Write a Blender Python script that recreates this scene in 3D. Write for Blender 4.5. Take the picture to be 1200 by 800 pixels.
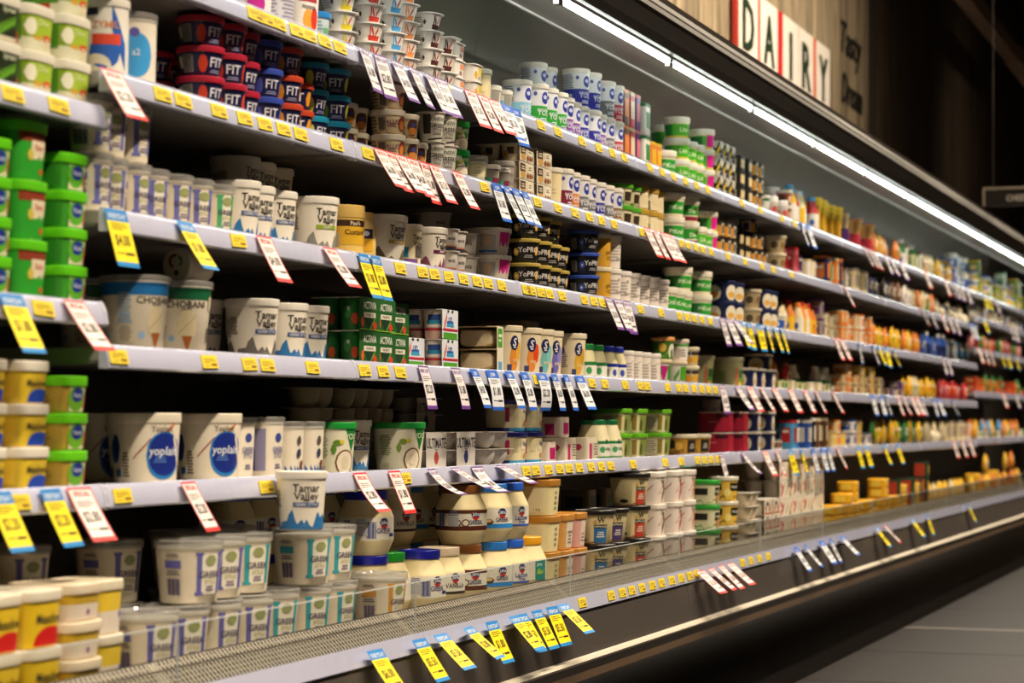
import bpy, math, random
from mathutils import Vector
random.seed(7)
for o in list(bpy.data.objects):
    bpy.data.objects.remove(o)
SC = bpy.context.scene
COL = SC.collection

# ------------------------------------------------------------------ camera
F = 2667.0                      # focal length in pixels of the 1200 px frame
VPX, VPY = 1532.0, 495.0        # vanishing point of the shelf run
TH = math.atan((VPX - 600.0) / F)
CT, ST = math.cos(TH), math.sin(TH)
H = 1.0
XS = 2.1                        # distance of the shelf fronts from the camera's line
cam_d = bpy.data.cameras.new('camera')
cam = bpy.data.objects.new('camera', cam_d)
COL.objects.link(cam)
cam.location = (0, 0, H)
cam.rotation_euler = (math.radians(90), 0, TH)
cam_d.sensor_width = 36.0
cam_d.lens = F * 36.0 / 1200.0
cam_d.shift_y = (VPY - 400.0) / 1200.0
cam_d.clip_end = 100
cam_d.dof.use_dof = True
cam_d.dof.focus_distance = 6.1
cam_d.dof.aperture_fstop = 4.0
SC.camera = cam

# ------------------------------------------------------------------ world, lights, exposure
w = bpy.data.worlds.new('world')
SC.world = w
w.use_nodes = True
w.node_tree.nodes['Background'].inputs[0].default_value = (1.0, 0.86, 0.7, 1)
w.node_tree.nodes['Background'].inputs[1].default_value = 0.02
SC.view_settings.view_transform = 'Standard'
SC.view_settings.look = 'None'
SC.view_settings.gamma = 1.0
SC.view_settings.use_curve_mapping = False
SC.view_settings.exposure = 0.12
AISLE_W, SPOT_W, TUBE_E = 92.0, 420.0, 20.0
AISLE_COL = (1.0, 0.84, 0.645)


def area_light(name, loc, sx, sy, watts, col, spread=math.pi, rot=(0, 0, 0)):
    d = bpy.data.lights.new(name, 'AREA')
    d.shape = 'RECTANGLE'
    d.size, d.size_y = sx, sy
    d.energy = watts
    d.color = col
    d.spread = spread
    o = bpy.data.objects.new(name, d)
    o.location = loc
    o.rotation_euler = rot
    COL.objects.link(o)
    return o


LIGHT_Y = [-0.6 + 2.6 * i for i in range(9)]
for ly in LIGHT_Y:
    area_light('aisle_light', (-0.62, ly, 3.44), 0.10, 2.0, AISLE_W, AISLE_COL, math.radians(125))
SPOTS = []
for ly, pw in ((8.4, 1.0), (9.8, 1.0), (11.2, 1.0), (12.6, 0.8), (14.0, 0.35), (19.5, 0.06)):  # the last, faint one is an added fill for the dark wall beyond
    d = bpy.data.lights.new('wall_spot', 'SPOT')
    d.energy = SPOT_W * 0.5 * pw
    d.color = (1.0, 0.84, 0.62)
    d.spot_size = math.radians(105)
    d.spot_blend = 1.0
    d.shadow_soft_size = 0.04
    o = bpy.data.objects.new('wall_spot', d)
    o.location = (-1.1, ly - 0.5, 3.45)
    tgt = Vector((-2.75, ly, 3.05))
    o.rotation_euler = (tgt - o.location).to_track_quat('-Z', 'Y').to_euler()
    COL.objects.link(o)
    SPOTS.append(o)


# ------------------------------------------------------------------ calibration helpers (photo column -> place along the run)
def y_at(px, X=XS):
    z = F * X / (CT * (VPX - px))
    return (z - X * ST) / CT


def px_of(y, X):
    z = y * CT + X * ST
    return VPX - F * X / (CT * z), F / z


# ------------------------------------------------------------------ materials
def lin(c):
    return c / 12.92 if c <= 0.04045 else ((c + 0.055) / 1.055) ** 2.4


def hexcol(h):
    h = h.lstrip('#')
    return tuple(lin(int(h[i:i + 2], 16) / 255) for i in (0, 2, 4)) + (1,)


MATS = {}


def M(h, rough=0.38, metal=0.0, key=None, coat=0.0, emit=0.0, vary=0.06):
    k = (h, rough, metal, coat, emit)
    if k in MATS:
        return MATS[k]
    m = bpy.data.materials.new('mat_' + h.strip('#') + ('_metal' if metal else ''))
    m.use_nodes = True
    nt = m.node_tree
    b = nt.nodes['Principled BSDF']
    col = hexcol(h)
    b.inputs['Roughness'].default_value = rough
    b.inputs['Metallic'].default_value = metal
    if coat:
        b.inputs['Coat Weight'].default_value = coat
        b.inputs['Coat Roughness'].default_value = 0.08
    nz = nt.nodes.new('ShaderNodeTexNoise')
    nz.inputs['Scale'].default_value = 35
    nz.inputs['Detail'].default_value = 3
    tc = nt.nodes.new('ShaderNodeTexCoord')
    nt.links.new(tc.outputs['Object'], nz.inputs['Vector'])
    mx = nt.nodes.new('ShaderNodeMix')
    mx.data_type = 'RGBA'
    mx.inputs[6].default_value = tuple(c * (1 - vary) for c in col[:3]) + (1,)
    mx.inputs[7].default_value = tuple(min(1, c * (1 + vary)) for c in col[:3]) + (1,)
    nt.links.new(nz.outputs['Fac'], mx.inputs[0])
    nt.links.new(mx.outputs[2], b.inputs['Base Color'])
    if emit:
        b.inputs['Emission Color'].default_value = col
        b.inputs['Emission Strength'].default_value = emit
    MATS[k] = m
    return m


def clear_mat(name, tint=(0.9, 0.92, 0.94), fac=0.04, rough=0.05, haze=0.0):
    """clear plastic: transparent, with a gloss that grows towards grazing angles and a little milky haze"""
    m = bpy.data.materials.new(name)
    m.use_nodes = True
    nt = m.node_tree
    nt.nodes.remove(nt.nodes['Principled BSDF'])
    out = nt.nodes['Material Output']
    tr = nt.nodes.new('ShaderNodeBsdfTransparent')
    tr.inputs[0].default_value = tint + (1,)
    df = nt.nodes.new('ShaderNodeBsdfDiffuse')
    df.inputs[0].default_value = (0.62, 0.6, 0.56, 1)
    m0 = nt.nodes.new('ShaderNodeMixShader')
    m0.inputs[0].default_value = haze
    nt.links.new(tr.outputs[0], m0.inputs[1])
    nt.links.new(df.outputs[0], m0.inputs[2])
    gl = nt.nodes.new('ShaderNodeBsdfGlossy')
    gl.inputs[0].default_value = (0.9, 0.9, 0.9, 1)
    gl.inputs['Roughness'].default_value = rough
    lw = nt.nodes.new('ShaderNodeLayerWeight')
    fr = nt.nodes.new('ShaderNodeMath')
    fr.operation = 'POWER'
    fr.inputs[1].default_value = 5.0
    nt.links.new(lw.outputs['Facing'], fr.inputs[0])
    ad = nt.nodes.new('ShaderNodeMath')
    ad.operation = 'ADD'
    ad.use_clamp = True
    ad.inputs[1].default_value = fac
    mx = nt.nodes.new('ShaderNodeMixShader')
    nt.links.new(fr.outputs[0], ad.inputs[0])
    nt.links.new(ad.outputs[0], mx.inputs[0])
    nt.links.new(m0.outputs[0], mx.inputs[1])
    nt.links.new(gl.outputs[0], mx.inputs[2])
    nt.links.new(mx.outputs[0], out.inputs[0])
    return m


CLEAR_LID = clear_mat('clear_lid_plastic', fac=0.08, rough=0.06, haze=0.30)
ACRYLIC = clear_mat('acrylic', tint=(0.95, 0.96, 0.95), fac=0.01, rough=0.02)

RAIL = M('#c0c2d9', 0.14, coat=0.8)
SHELFM = M('#8f8a84', 0.42)
DARKBACK = M('#3a3735', 0.5)  # shade deep in the case is put into this dark grey
STEEL = M('#8f8a84', 0.28, 0.9)
CANOPY = M('#8f8782', 0.38, 0.2)
FASCIA = M('#3d3733', 0.3, 0.2)
TRIMW = M('#f2f0ea', 0.22)  # ceiling light reflected by the fascia trims is put into this white
FRONTP = M('#4b4541', 0.3, coat=0.3)
BUMPER = M('#cfc5b2', 0.4)
BLACK = M('#100e0d', 0.4)
WIREM = M('#cfc4b4', 0.35, 0.2)


def wood_mat(name, base, dark):
    m = bpy.data.materials.new(name)
    m.use_nodes = True
    nt = m.node_tree
    b = nt.nodes['Principled BSDF']
    b.inputs['Roughness'].default_value = 0.7
    tc = nt.nodes.new('ShaderNodeTexCoord')
    mp = nt.nodes.new('ShaderNodeMapping')
    mp.inputs['Scale'].default_value = (40, 40, 2.2)
    oi = nt.nodes.new('ShaderNodeObjectInfo')
    nz = nt.nodes.new('ShaderNodeTexNoise')
    nz.inputs['Scale'].default_value = 1.0
    nz.inputs['Detail'].default_value = 6
    nz.noise_dimensions = '4D'
    ml = nt.nodes.new('ShaderNodeMath')
    ml.operation = 'MULTIPLY'
    ml.inputs[1].default_value = 50
    nt.links.new(oi.outputs['Random'], ml.inputs[0])
    nt.links.new(ml.outputs[0], nz.inputs['W'])
    nt.links.new(tc.outputs['Object'], mp.inputs[0])
    nt.links.new(mp.outputs[0], nz.inputs['Vector'])
    rp = nt.nodes.new('ShaderNodeValToRGB')
    rp.color_ramp.elements[0].position = 0.35
    rp.color_ramp.elements[0].color = hexcol(dark)
    rp.color_ramp.elements[1].position = 0.62
    rp.color_ramp.elements[1].color = hexcol(base)
    nt.links.new(nz.outputs['Fac'], rp.inputs[0])
    hv = nt.nodes.new('ShaderNodeHueSaturation')
    ma = nt.nodes.new('ShaderNodeMapRange')
    ma.inputs['To Min'].default_value = 0.7
    ma.inputs['To Max'].default_value = 1.15
    nt.links.new(oi.outputs['Random'], ma.inputs[0])
    nt.links.new(ma.outputs[0], hv.inputs['Value'])
    nt.links.new(rp.outputs[0], hv.inputs['Color'])
    nt.links.new(hv.outputs[0], b.inputs['Base Color'])
    return m


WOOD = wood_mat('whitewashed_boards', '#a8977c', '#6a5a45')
WOOD_SHADED = wood_mat('shaded_boards', '#6a5842', '#40342a')  # board colour darkened for the unlit wall, shade put into the material


def floor_mat():
    m = bpy.data.materials.new('floor_tile_stone')
    m.use_nodes = True
    nt = m.node_tree
    b = nt.nodes['Principled BSDF']
    tc = nt.nodes.new('ShaderNodeTexCoord')
    mp = nt.nodes.new('ShaderNodeMapping')
    mp.inputs['Scale'].default_value = (1.2, 9, 1)
    nz = nt.nodes.new('ShaderNodeTexNoise')
    nz.inputs['Scale'].default_value = 3
    nz.inputs['Detail'].default_value = 6
    rp = nt.nodes.new('ShaderNodeValToRGB')
    rp.color_ramp.elements[0].position = 0.3
    rp.color_ramp.elements[0].color = hexcol('#211e1c')
    rp.color_ramp.elements[1].position = 0.7
    rp.color_ramp.elements[1].color = hexcol('#2a2623')
    nt.links.new(tc.outputs['Object'], mp.inputs[0])
    nt.links.new(mp.outputs[0], nz.inputs['Vector'])
    nt.links.new(nz.outputs['Fac'], rp.inputs[0])
    nt.links.new(rp.outputs[0], b.inputs['Base Color'])
    b.inputs['Roughness'].default_value = 0.45
    return m


FLOORM = floor_mat()


# ------------------------------------------------------------------ mesh helpers
class MB:
    def __init__(self):
        self.v, self.f, self.m, self.mats = [], [], [], []

    def mi(self, mat):
        if mat not in self.mats:
            self.mats.append(mat)
        return self.mats.index(mat)

    def face(self, pts, mat):
        i = len(self.v)
        self.v += [tuple(p) for p in pts]
        self.f.append(tuple(range(i, i + len(pts))))
        self.m.append(self.mi(mat))

    def raw(self, vs, fs, mat):
        i = len(self.v)
        self.v += [tuple(p) for p in vs]
        k = self.mi(mat)
        for f in fs:
            self.f.append(tuple(i + j for j in f))
            self.m.append(k)

    def box(self, x0, x1, y0, y1, z0, z1, mat):
        vs = [(x, y, z) for z in (z0, z1) for y in (y0, y1) for x in (x0, x1)]
        self.raw(vs, [(0, 2, 3, 1), (4, 5, 7, 6), (0, 1, 5, 4), (2, 6, 7, 3), (0, 4, 6, 2), (1, 3, 7, 5)], mat)

    def prism(self, prof, y0, y1, mat):
        """closed (x, z) profile extruded along y"""
        n = len(prof)
        vs = [(x, y0, z) for x, z in prof] + [(x, y1, z) for x, z in prof]
        fs = [(i, (i + 1) % n, n + (i + 1) % n, n + i) for i in range(n)]
        fs += [tuple(range(n - 1, -1, -1)), tuple(range(n, 2 * n))]
        self.raw(vs, fs, mat)

    def loft(self, prof, n, mat, seg=28, bottom=True, top=True, cx=0, cy=0, asp=1.0):
        """prof: list of (z, r) ; superellipse section of exponent n, y radius = r*asp"""
        ring = []
        for k in range(seg):
            t = 2 * math.pi * (k + 0.5) / seg
            c, s = math.cos(t), math.sin(t)
            ring.append((math.copysign(abs(c) ** (2 / n), c), math.copysign(abs(s) ** (2 / n), s)))
        vs, fs = [], []
        for z, r in prof:
            vs += [(cx + r * a, cy + r * asp * b, z) for a, b in ring]
        for j in range(len(prof) - 1):
            for k in range(seg):
                k2 = (k + 1) % seg
                fs.append((j * seg + k, j * seg + k2, (j + 1) * seg + k2, (j + 1) * seg + k))
        if bottom:
            fs.append(tuple(range(seg - 1, -1, -1)))
        if top:
            b0 = (len(prof) - 1) * seg
            fs.append(tuple(range(b0, b0 + seg)))
        self.raw(vs, fs, mat)

    def mesh(self, name, smooth=0.7):
        me = bpy.data.meshes.new(name)
        me.from_pydata(self.v, [], self.f)
        for m in self.mats:
            me.materials.append(m)
        me.polygons.foreach_set('material_index', self.m)
        if smooth:
            me.polygons.foreach_set('use_smooth', [True] * len(me.polygons))
            me.set_sharp_from_angle(angle=smooth)
        me.update()
        return me

    def obj(self, name, parent=None, smooth=0.0, loc=None):
        o = bpy.data.objects.new(name, self.mesh(name, smooth))
        COL.objects.link(o)
        if parent is not None:
            o.parent = parent
        if loc:
            o.location = loc
        return o


def link(name, me, parent=None, loc=None, rot=None):
    o = bpy.data.objects.new(name, me)
    COL.objects.link(o)
    if parent is not None:
        o.parent = parent
    if loc is not None:
        o.location = loc
    if rot is not None:
        o.rotation_euler = rot
    return o


def empty(name, loc=(0, 0, 0)):
    o = bpy.data.objects.new(name, None)
    o.empty_display_size = 0.05
    o.location = loc
    COL.objects.link(o)
    return o


def tag(o, label, cat, group=None):
    o['label'] = label
    o['category'] = cat
    if group:
        o['group'] = group
    return o


def struct(o):
    o['kind'] = 'structure'
    return o


TXT = {}


def text_tris(s, shear=0.0):
    """flat text of cap height 1, centred: (verts2d, faces)"""
    k = (s, shear)
    if k in TXT:
        return TXT[k]
    c = bpy.data.curves.new('t', 'FONT')
    c.body = s
    c.resolution_u = 2
    c.shear = shear
    c.offset = 0.012
    o = bpy.data.objects.new('t', c)
    me = bpy.data.meshes.new_from_object(o)
    vs = [(v.co.x, v.co.y) for v in me.vertices]
    fs = [tuple(p.vertices) for p in me.polygons]
    bpy.data.objects.remove(o)
    bpy.data.curves.remove(c)
    bpy.data.meshes.remove(me)
    if vs:
        x0, x1 = min(v[0] for v in vs), max(v[0] for v in vs)
        cx = (x0 + x1) / 2
        vs = [((x - cx) / 0.69, (y - 0.345) / 0.69) for x, y in vs]
    TXT[k] = (vs, fs)
    return TXT[k]


ORD = ['zeroth', 'first', 'second', 'third', 'fourth', 'fifth', 'sixth', 'seventh', 'eighth', 'ninth', 'tenth', 'eleventh',
       'twelfth', 'thirteenth', 'fourteenth', 'fifteenth', 'sixteenth', 'seventeenth', 'eighteenth', 'nineteenth', 'twentieth']
for tens in ('twenty', 'thirty', 'forty', 'fifty', 'sixty', 'seventy', 'eighty'):
    ORD += [tens + '-' + ORD[i] for i in range(1, 10)]
    nxt = {'twenty': 'thirtieth', 'thirty': 'fortieth', 'forty': 'fiftieth', 'fifty': 'sixtieth', 'sixty': 'seventieth',
           'seventy': 'eightieth', 'eighty': 'ninetieth'}[tens]
    ORD.append(nxt)

# ------------------------------------------------------------------ setting: floor, walls, ceiling
BAYW, BAY0 = 1.169, 3.709       # shelf width along the run; joint at the photo's left


def bay(k):
    return BAY0 + BAYW * k


mb = MB()
mb.box(-2.9, 3.2, -3, 30, -0.06, -0.012, M('#4a4541', 0.6))
floor = struct(mb.obj('floor'))
tile_m = None
ylines = [-3.0]
tY = 10.36 * 0 + (10.97 - 0) * 0
y_strip = None
# the pale movement joint crosses the floor 11 m out
zj = F * H / (738 - 495)
y_strip = (zj - 1.4 * ST) / CT
TL = 1.2
k0 = int((y_strip + 3) / TL)
me_tile = None
for i in range(-k0, 16):
    y0 = y_strip + i * TL
    for j in range(4):
        x0 = -1.86 + 1.2 * j
        if me_tile is None:
            mb = MB()
            mb.box(0, 1.197, 0.012, TL - 0.003, 0, 0.012, FLOORM)
            me_tile = mb.mesh('floor_tile', 0)
        link('floor_tile', me_tile, floor, (x0, y0, -0.012))
mb = MB()
mb.box(-1.86, 2.9, y_strip - 0.001, y_strip + 0.011, -0.012, 0.0008, M('#c9c2b8', 0.4))
struct(mb.obj('trim_1'))
mb = MB()
mb.box(-2.28, -1.865, bay(-2), 22, -0.012, 0.001, M('#191615', 0.16, coat=0.5))  # dark glossy floor strip from the kick plate to the tile edge
struct(mb.obj('dark_floor_strip'))

mb = MB()
mb.box(-2.95, -2.80, -3, 30, -0.012, 5.6, M('#241d16', 0.7))
wall = struct(mb.obj('wall_left'))
me_pl = {}
yy = 6.2
i = 0
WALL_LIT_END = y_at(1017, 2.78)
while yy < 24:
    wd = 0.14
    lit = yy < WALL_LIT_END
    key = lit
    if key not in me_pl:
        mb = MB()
        mb.box(-0.02, 0.0, 0.003, wd - 0.003, 2.1, 5.59, WOOD if lit else WOOD_SHADED)
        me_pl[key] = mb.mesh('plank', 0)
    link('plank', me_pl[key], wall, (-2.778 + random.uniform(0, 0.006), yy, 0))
    yy += wd
mb = MB()
mb.box(-2.79, -2.735, WALL_LIT_END - 0.02, WALL_LIT_END + 0.05, 2.1, 5.59, M('#2c231a', 0.7))
struct(mb.obj('trim_3'))
mb = MB()
mb.box(-2.95, 3.2, 24.0, 24.1, -0.012, 5.6, WOOD_SHADED)
struct(mb.obj('wall_far'))
mb = MB()
mb.box(3.2, 3.3, -3, 30, -0.012, 5.6, M('#4a4138', 0.7))
struct(mb.obj('wall_right'))
mb = MB()
mb.box(-2.95, 3.3, -3, 30, 5.6, 5.7, M('#1b1715', 0.8))
struct(mb.obj('ceiling'))

# lamp housings hanging over the aisle
mb = MB()
mb.prism([(-0.09, 0.05), (0.09, 0.05), (0.07, 0.10), (-0.07, 0.10)], -1.05, 1.05, M('#57504a', 0.5))
me_h = mb.mesh('housing', 0)
mb = MB()
mb.box(-0.004, 0.004, -0.004, 0.004, 0.10, 2.12, M('#3a3632', 0.5))
me_w = mb.mesh('hanger', 0)
for i, ly in enumerate(LIGHT_Y):
    e = empty('aisle_lamp', (-0.62, ly, 3.41))
    tag(e, 'long pendant lamp over the aisle floor, %s from the near end' % ORD[i + 1], 'lamp', 'aisle lamps')
    link('housing', me_h, e)
    link('hanger', me_w, e, (0, -0.8, 0))
    link('hanger', me_w, e, (0, 0.8, 0))
# the wall spot lamps hang on thin rods; the farthest is an added fill
mb = MB()
mb.loft([(0.045, 0.05), (0.06, 0.062), (0.16, 0.058), (0.18, 0.03)], 2.0, M('#2c2926', 0.5), 20)
me_can = mb.mesh('lamp_can', 0.6)
for i, so in enumerate(SPOTS):
    c = link('spot_lamp', me_can, None, so.location, so.rotation_euler)
    tag(c, 'unseen black spot lamp aimed at the board wall, %s from the near end' % ORD[i + 1], 'lamp', 'wall spot lamps')
    top = so.matrix_basis @ Vector((0, 0, 0.15))
    mb = MB()
    mb.box(-0.005, 0.005, -0.005, 0.005, 0, 5.6 - top.z - 0.03, M('#3a3632', 0.5))
    r = mb.obj('hanger', c)
    r.matrix_parent_inverse = c.matrix_basis.inverted()
    r.location = (top.x, top.y, top.z + 0.03)
# ceiling track beam seen at top right
bt = empty('track_beam', (-2.15, 0, 3.79))
tag(bt, 'brown lighting track beam crossing the dark upper right corner', 'beam')
mb = MB()
mb.prism([(-0.05, 0), (0.05, 0), (0.05, 0.11), (-0.05, 0.11)], 6, y_at(1186, 2.15), M('#8a705a', 0.5))
mb.obj('beam_section', bt)
mb = MB()
mb.prism([(-0.06, -0.012), (0.06, -0.012), (0.06, 0.12), (-0.06, 0.12)], y_at(1186, 2.15), 23.5, M('#957a64', 0.5))
mb.obj('beam_section', bt)
mb = MB()
for yy in (8, 14, 20):
    mb.box(-0.006, 0.006, yy, yy + 0.012, 0.1, 1.8, M('#3a3632', 0.5))
mb.obj('hanger', bt)

# ------------------------------------------------------------------ DAIRY sign on the boards
XW = 2.755
sgn = empty('wall_sign', (-XW, y_at(858, XW), 2.86))
tag(sgn, 'white panelled wall sign reading DAIRY in dark green letters', 'sign')
y00 = y_at(858, XW)


def sy(px):
    return y_at(px, XW) - y00


for ch, a, b in (('D', 861.5, 884), ('A', 887, 907.5), ('I', 913.5, 932), ('R', 933, 949.5), ('Y', 952.8, 969)):
    mb = MB()
    mb.box(0, 0.018, sy(a), sy(b), 0, 0.40, M('#d9d0c8', 0.5))
    pn = mb.obj('letter_panel', sgn)
    mb = MB()
    vs, fs = text_tris(ch)
    wv = max(v[0] for v in vs) - min(v[0] for v in vs)
    cw = (sy(a) + sy(b)) / 2
    tw = min((sy(b) - sy(a)) * 0.58, 0.24) if ch != 'I' else 0.05
    sx = tw / wv
    for dy in (-0.012, 0.0, 0.012):
        mb.raw([(0.0205 + dy * 0.02, cw + v[0] * sx + dy, 0.195 + v[1] * 0.262) for v in vs], fs, M('#0f2a14', 0.45))
    mb.obj('letter', pn)
for a, b, c in ((858, 861.5, '#a32a20'), (884, 887, '#b5482c'), (907.5, 913.5, '#b01d18'), (949.5, 952.8, '#c05a34')):
    mb = MB()
    mb.box(0, 0.019, sy(a), sy(b), 0, 0.40, M(c, 0.5))
    mb.obj('divider_bar', sgn)
wl = empty('wall_lettering', (-2.7695, y_at(998, 2.77), 2.87))
tag(wl, 'black handwritten lettering painted on boards right of the white sign', 'lettering')
for t, zc, sz, yo in (('Tasty', 0.57, 0.15, 0.0), ('Dream', 0.25, 0.14, 0.02)):
    mb = MB()
    vs, fs = text_tris(t, 0.3)
    wv = max(v[0] for v in vs) - min(v[0] for v in vs)
    s = 0.70 / wv
    for dy in (-0.012, 0.0, 0.012):
        mb.raw([(dy * 0.02, v[0] * s + yo + dy, zc + v[1] * sz * 1.35) for v in vs], fs, M('#14100c', 0.7))
    mb.obj('painted_word', wl)

# hanging aisle sign far right
zz = 14.0
hx, hy = None, None


def world(px, py, z):
    xc = (px - 600) / F * z
    return Vector((xc * CT - z * ST, xc * ST + z * CT, H - (py - VPY) / F * z))


p0 = world(1152, 242, zz)
hs = empty('hanging_sign', p0)
tag(hs, 'black hanging aisle sign with pale frame at right edge', 'sign')
mb = MB()
mb.box(0.01, 0.60, -0.008, 0.008, 0.0, 0.098, M('#0c0b0b', 0.4))
pn = mb.obj('sign_board', hs)
mb = MB()
vs, fs = text_tris('CHEESE')
mb.raw([(0.215 + v[0] * 0.030, -0.0095, 0.047 + v[1] * 0.036) for v in vs], fs, M('#c9c4bc', 0.5))
mb.obj('lettering', pn)
mb = MB()
for a in ((0, 0.012, 0, 0.115), (0.60, 0.612, 0, 0.115), (0.012, 0.60, 0.103, 0.115)):
    mb.box(a[0], a[1], -0.01, 0.01, a[2], a[3], M('#a59a8c', 0.4))
for xx in (0.06, 0.55):
    mb.box(xx, xx + 0.015, -0.008, 0.008, 0.098, 0.103, M('#a59a8c', 0.4))
    mb.box(xx, xx + 0.004, -0.002, 0.002, 0.115, 5.6 - p0.z, M('#3a3632', 0.5))
mb.obj('frame', hs)

# ------------------------------------------------------------------ the refrigerated cases
RATIO = {'S1': 0.879, 'S2': 0.655, 'S3': 0.398, 'S4': 0.145, 'S5': -0.1135, 'L1': 0.583, 'L2': 0.222, 'L3': -0.1135,
         'F1': 0.879, 'F2': 0.715, 'F3': 0.505, 'F4': 0.215, 'F5': -0.105}
ZS = {k: H + v for k, v in RATIO.items()}
ZS['D'] = 0.527
BX = 2.2


def C(X):
    return BX - X


def make_case(name, y0, nb, label):
    e = empty(name, (-BX, y0, 0))
    tag(e, label, 'refrigerated case')
    L = nb * BAYW
    mb = MB()
    mb.box(C(2.70), C(2.25), 0, L, 0.0, 0.30, M('#332d2a', 0.25, coat=0.4))
    mb.obj('kick_plate', e)
    mb = MB()
    mb.prism([(C(2.70), 0.30), (C(1.90), 0.283), (C(1.885), 0.29), (C(1.885), 0.334), (C(2.70), 0.334)], 0, L, M('#5a4632', 0.4))
    mb.obj('base_beam', e)
    mb = MB()
    mb.prism([(C(1.90), 0.335), (C(1.878), 0.337), (C(1.872), 0.345), (C(1.878), 0.353), (C(1.90), 0.355)], 0, L, BUMPER)
    mb.obj('bumper_rail', e)
    mbp = MB()
    mbp.prism([(C(1.95), 0.334), (C(1.893), 0.355), (C(1.918), 0.472), (C(1.95), 0.474)], 0.0015, 2 * BAYW - 0.0015, FRONTP)
    me2 = mbp.mesh('front_panel', 0)
    mbp = MB()
    mbp.prism([(C(1.95), 0.334), (C(1.893), 0.355), (C(1.918), 0.472), (C(1.95), 0.474)], 0.0015, BAYW - 0.0015, FRONTP)
    me1 = mbp.mesh('front_panel', 0)
    k = 0
    while k < nb:
        two = k + 1 < nb
        link('front_panel', me2 if two else me1, e, (0, k * BAYW, 0))
        k += 2 if two else 1
    mb = MB()
    mb.box(C(2.654), C(2.006), 0, L, 0.40, 0.5195, M('#8b8378', 0.45))
    mb.obj('deck_pan', e)
    # per-bay pieces
    mb = MB()
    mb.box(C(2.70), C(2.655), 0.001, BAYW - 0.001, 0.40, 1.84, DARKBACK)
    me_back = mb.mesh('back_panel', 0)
    mb = MB()
    for r in range(27):
        for c in range(9):
            if r % 3 == 2:
                continue
            zc = 0.62 + r * 0.044
            yc = 0.09 + c * 0.124
            mb.box(C(2.656), C(2.6535), yc, yc + 0.045, zc, zc + 0.009, BLACK)
    me_slot = mb.mesh('air_slots', 0)
    mb = MB()
    mb.box(C(2.70), C(2.655), 0.001, BAYW - 0.001, 1.842, 2.236, M('#bab4ab', 0.2, 0.5))
    me_up = mb.mesh('upper_back_panel', 0)
    mb = MB()
    mb.prism([(C(1.942), 0.482), (C(1.928), 0.518), (C(1.922), 0.518), (C(1.912), 0.476), (C(1.92), 0.474)], 0.001, BAYW - 0.001, RAIL)
    me_rail = mb.mesh('price_rail', 0)
    mb = MB()
    zf, zb, Xf, Xb = 0.512, 0.560, 1.950, 1.998
    for i in range(7):
        t = i / 6
        X = Xf + (Xb - Xf) * t
        z = zf + (zb - zf) * t
        mb.box(C(X) - 0.0017, C(X) + 0.0017, 0.003, BAYW - 0.003, z - 0.0008, z, WIREM)
    ns = 72
    for i in range(ns + 1):
        yc = 0.005 + (BAYW - 0.010) * i / ns
        hw = 0.006 if i in (0, ns) else 0.0030
        y0_, y1_ = max(0.003, yc - hw), min(BAYW - 0.003, yc + hw)
        vs = [(C(Xf), y0_, zf - .0008), (C(Xf), y1_, zf - .0008), (C(Xb), y1_, zb - .0008), (C(Xb), y0_, zb - .0008),
              (C(Xf), y0_, zf + .0003), (C(Xf), y1_, zf + .0003), (C(Xb), y1_, zb + .0003), (C(Xb), y0_, zb + .0003)]
        mb.raw(vs, [(4, 5, 6, 7), (0, 4, 7, 3), (1, 2, 6, 5), (3, 7, 6, 2), (0, 1, 5, 4)], WIREM)
    mb.box(C(2.004), C(1.9985), 0.003, BAYW - 0.003, 0.475, zb + 0.002, M('#1d1a17', 0.5))  # dark inner plates put the shade behind the holes into colour
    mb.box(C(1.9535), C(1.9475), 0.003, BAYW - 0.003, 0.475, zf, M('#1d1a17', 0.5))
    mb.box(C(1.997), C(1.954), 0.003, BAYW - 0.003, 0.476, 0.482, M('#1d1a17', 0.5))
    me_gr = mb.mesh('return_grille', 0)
    mb = MB()
    mb.box(C(1.9435), C(1.9405), 0.004, BAYW - 0.004, 0.512, 0.6305, ACRYLIC)
    me_ac = mb.mesh('acrylic_guard', 0)
    mb = MB()
    mb.box(C(1.9437), C(1.9403), 0.004, BAYW - 0.004, 0.6305, 0.6325, M('#cfd3d2', 0.2))
    mb.box(C(1.9437), C(1.9403), 0.001, 0.004, 0.512, 0.6325, M('#aab0b0', 0.2))
    me_ae = mb.mesh('guard_edge', 0)
    mb = MB()
    mb.box(C(1.983), C(1.968), 0.02, BAYW - 0.02, 2.177, 2.186, M('#f4fff6', 0.3, emit=TUBE_E))
    me_tube = mb.mesh('light_tube', 0)
    mb = MB()
    mb.box(C(1.985), C(1.968), 0.002, 0.02, 2.166, 2.19, M('#8a8580', 0.4))
    mb.box(C(1.985), C(1.968), BAYW - 0.02, BAYW - 0.002, 2.166, 2.19, M('#8a8580', 0.4))
    me_sock = mb.mesh('lamp_socket', 0)
    mb = MB()
    mb.prism([(C(1.915), 2.222), (C(1.90), 2.215), (C(1.885), 2.235), (C(1.90), 2.245)], -0.035, 0.035, M('#6e655d', 0.4))
    me_clip = mb.mesh('fascia_clip', 0)
    mb = MB()
    mb.prism([(C(2.14), 2.196), (C(2.14), 2.199), (C(2.655), 2.239), (C(2.655), 2.236)], 0.001, BAYW - 0.001, M('#c4c0ba', 0.12, 0.9))
    me_mir = mb.mesh('mirror_panel', 0)
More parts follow.
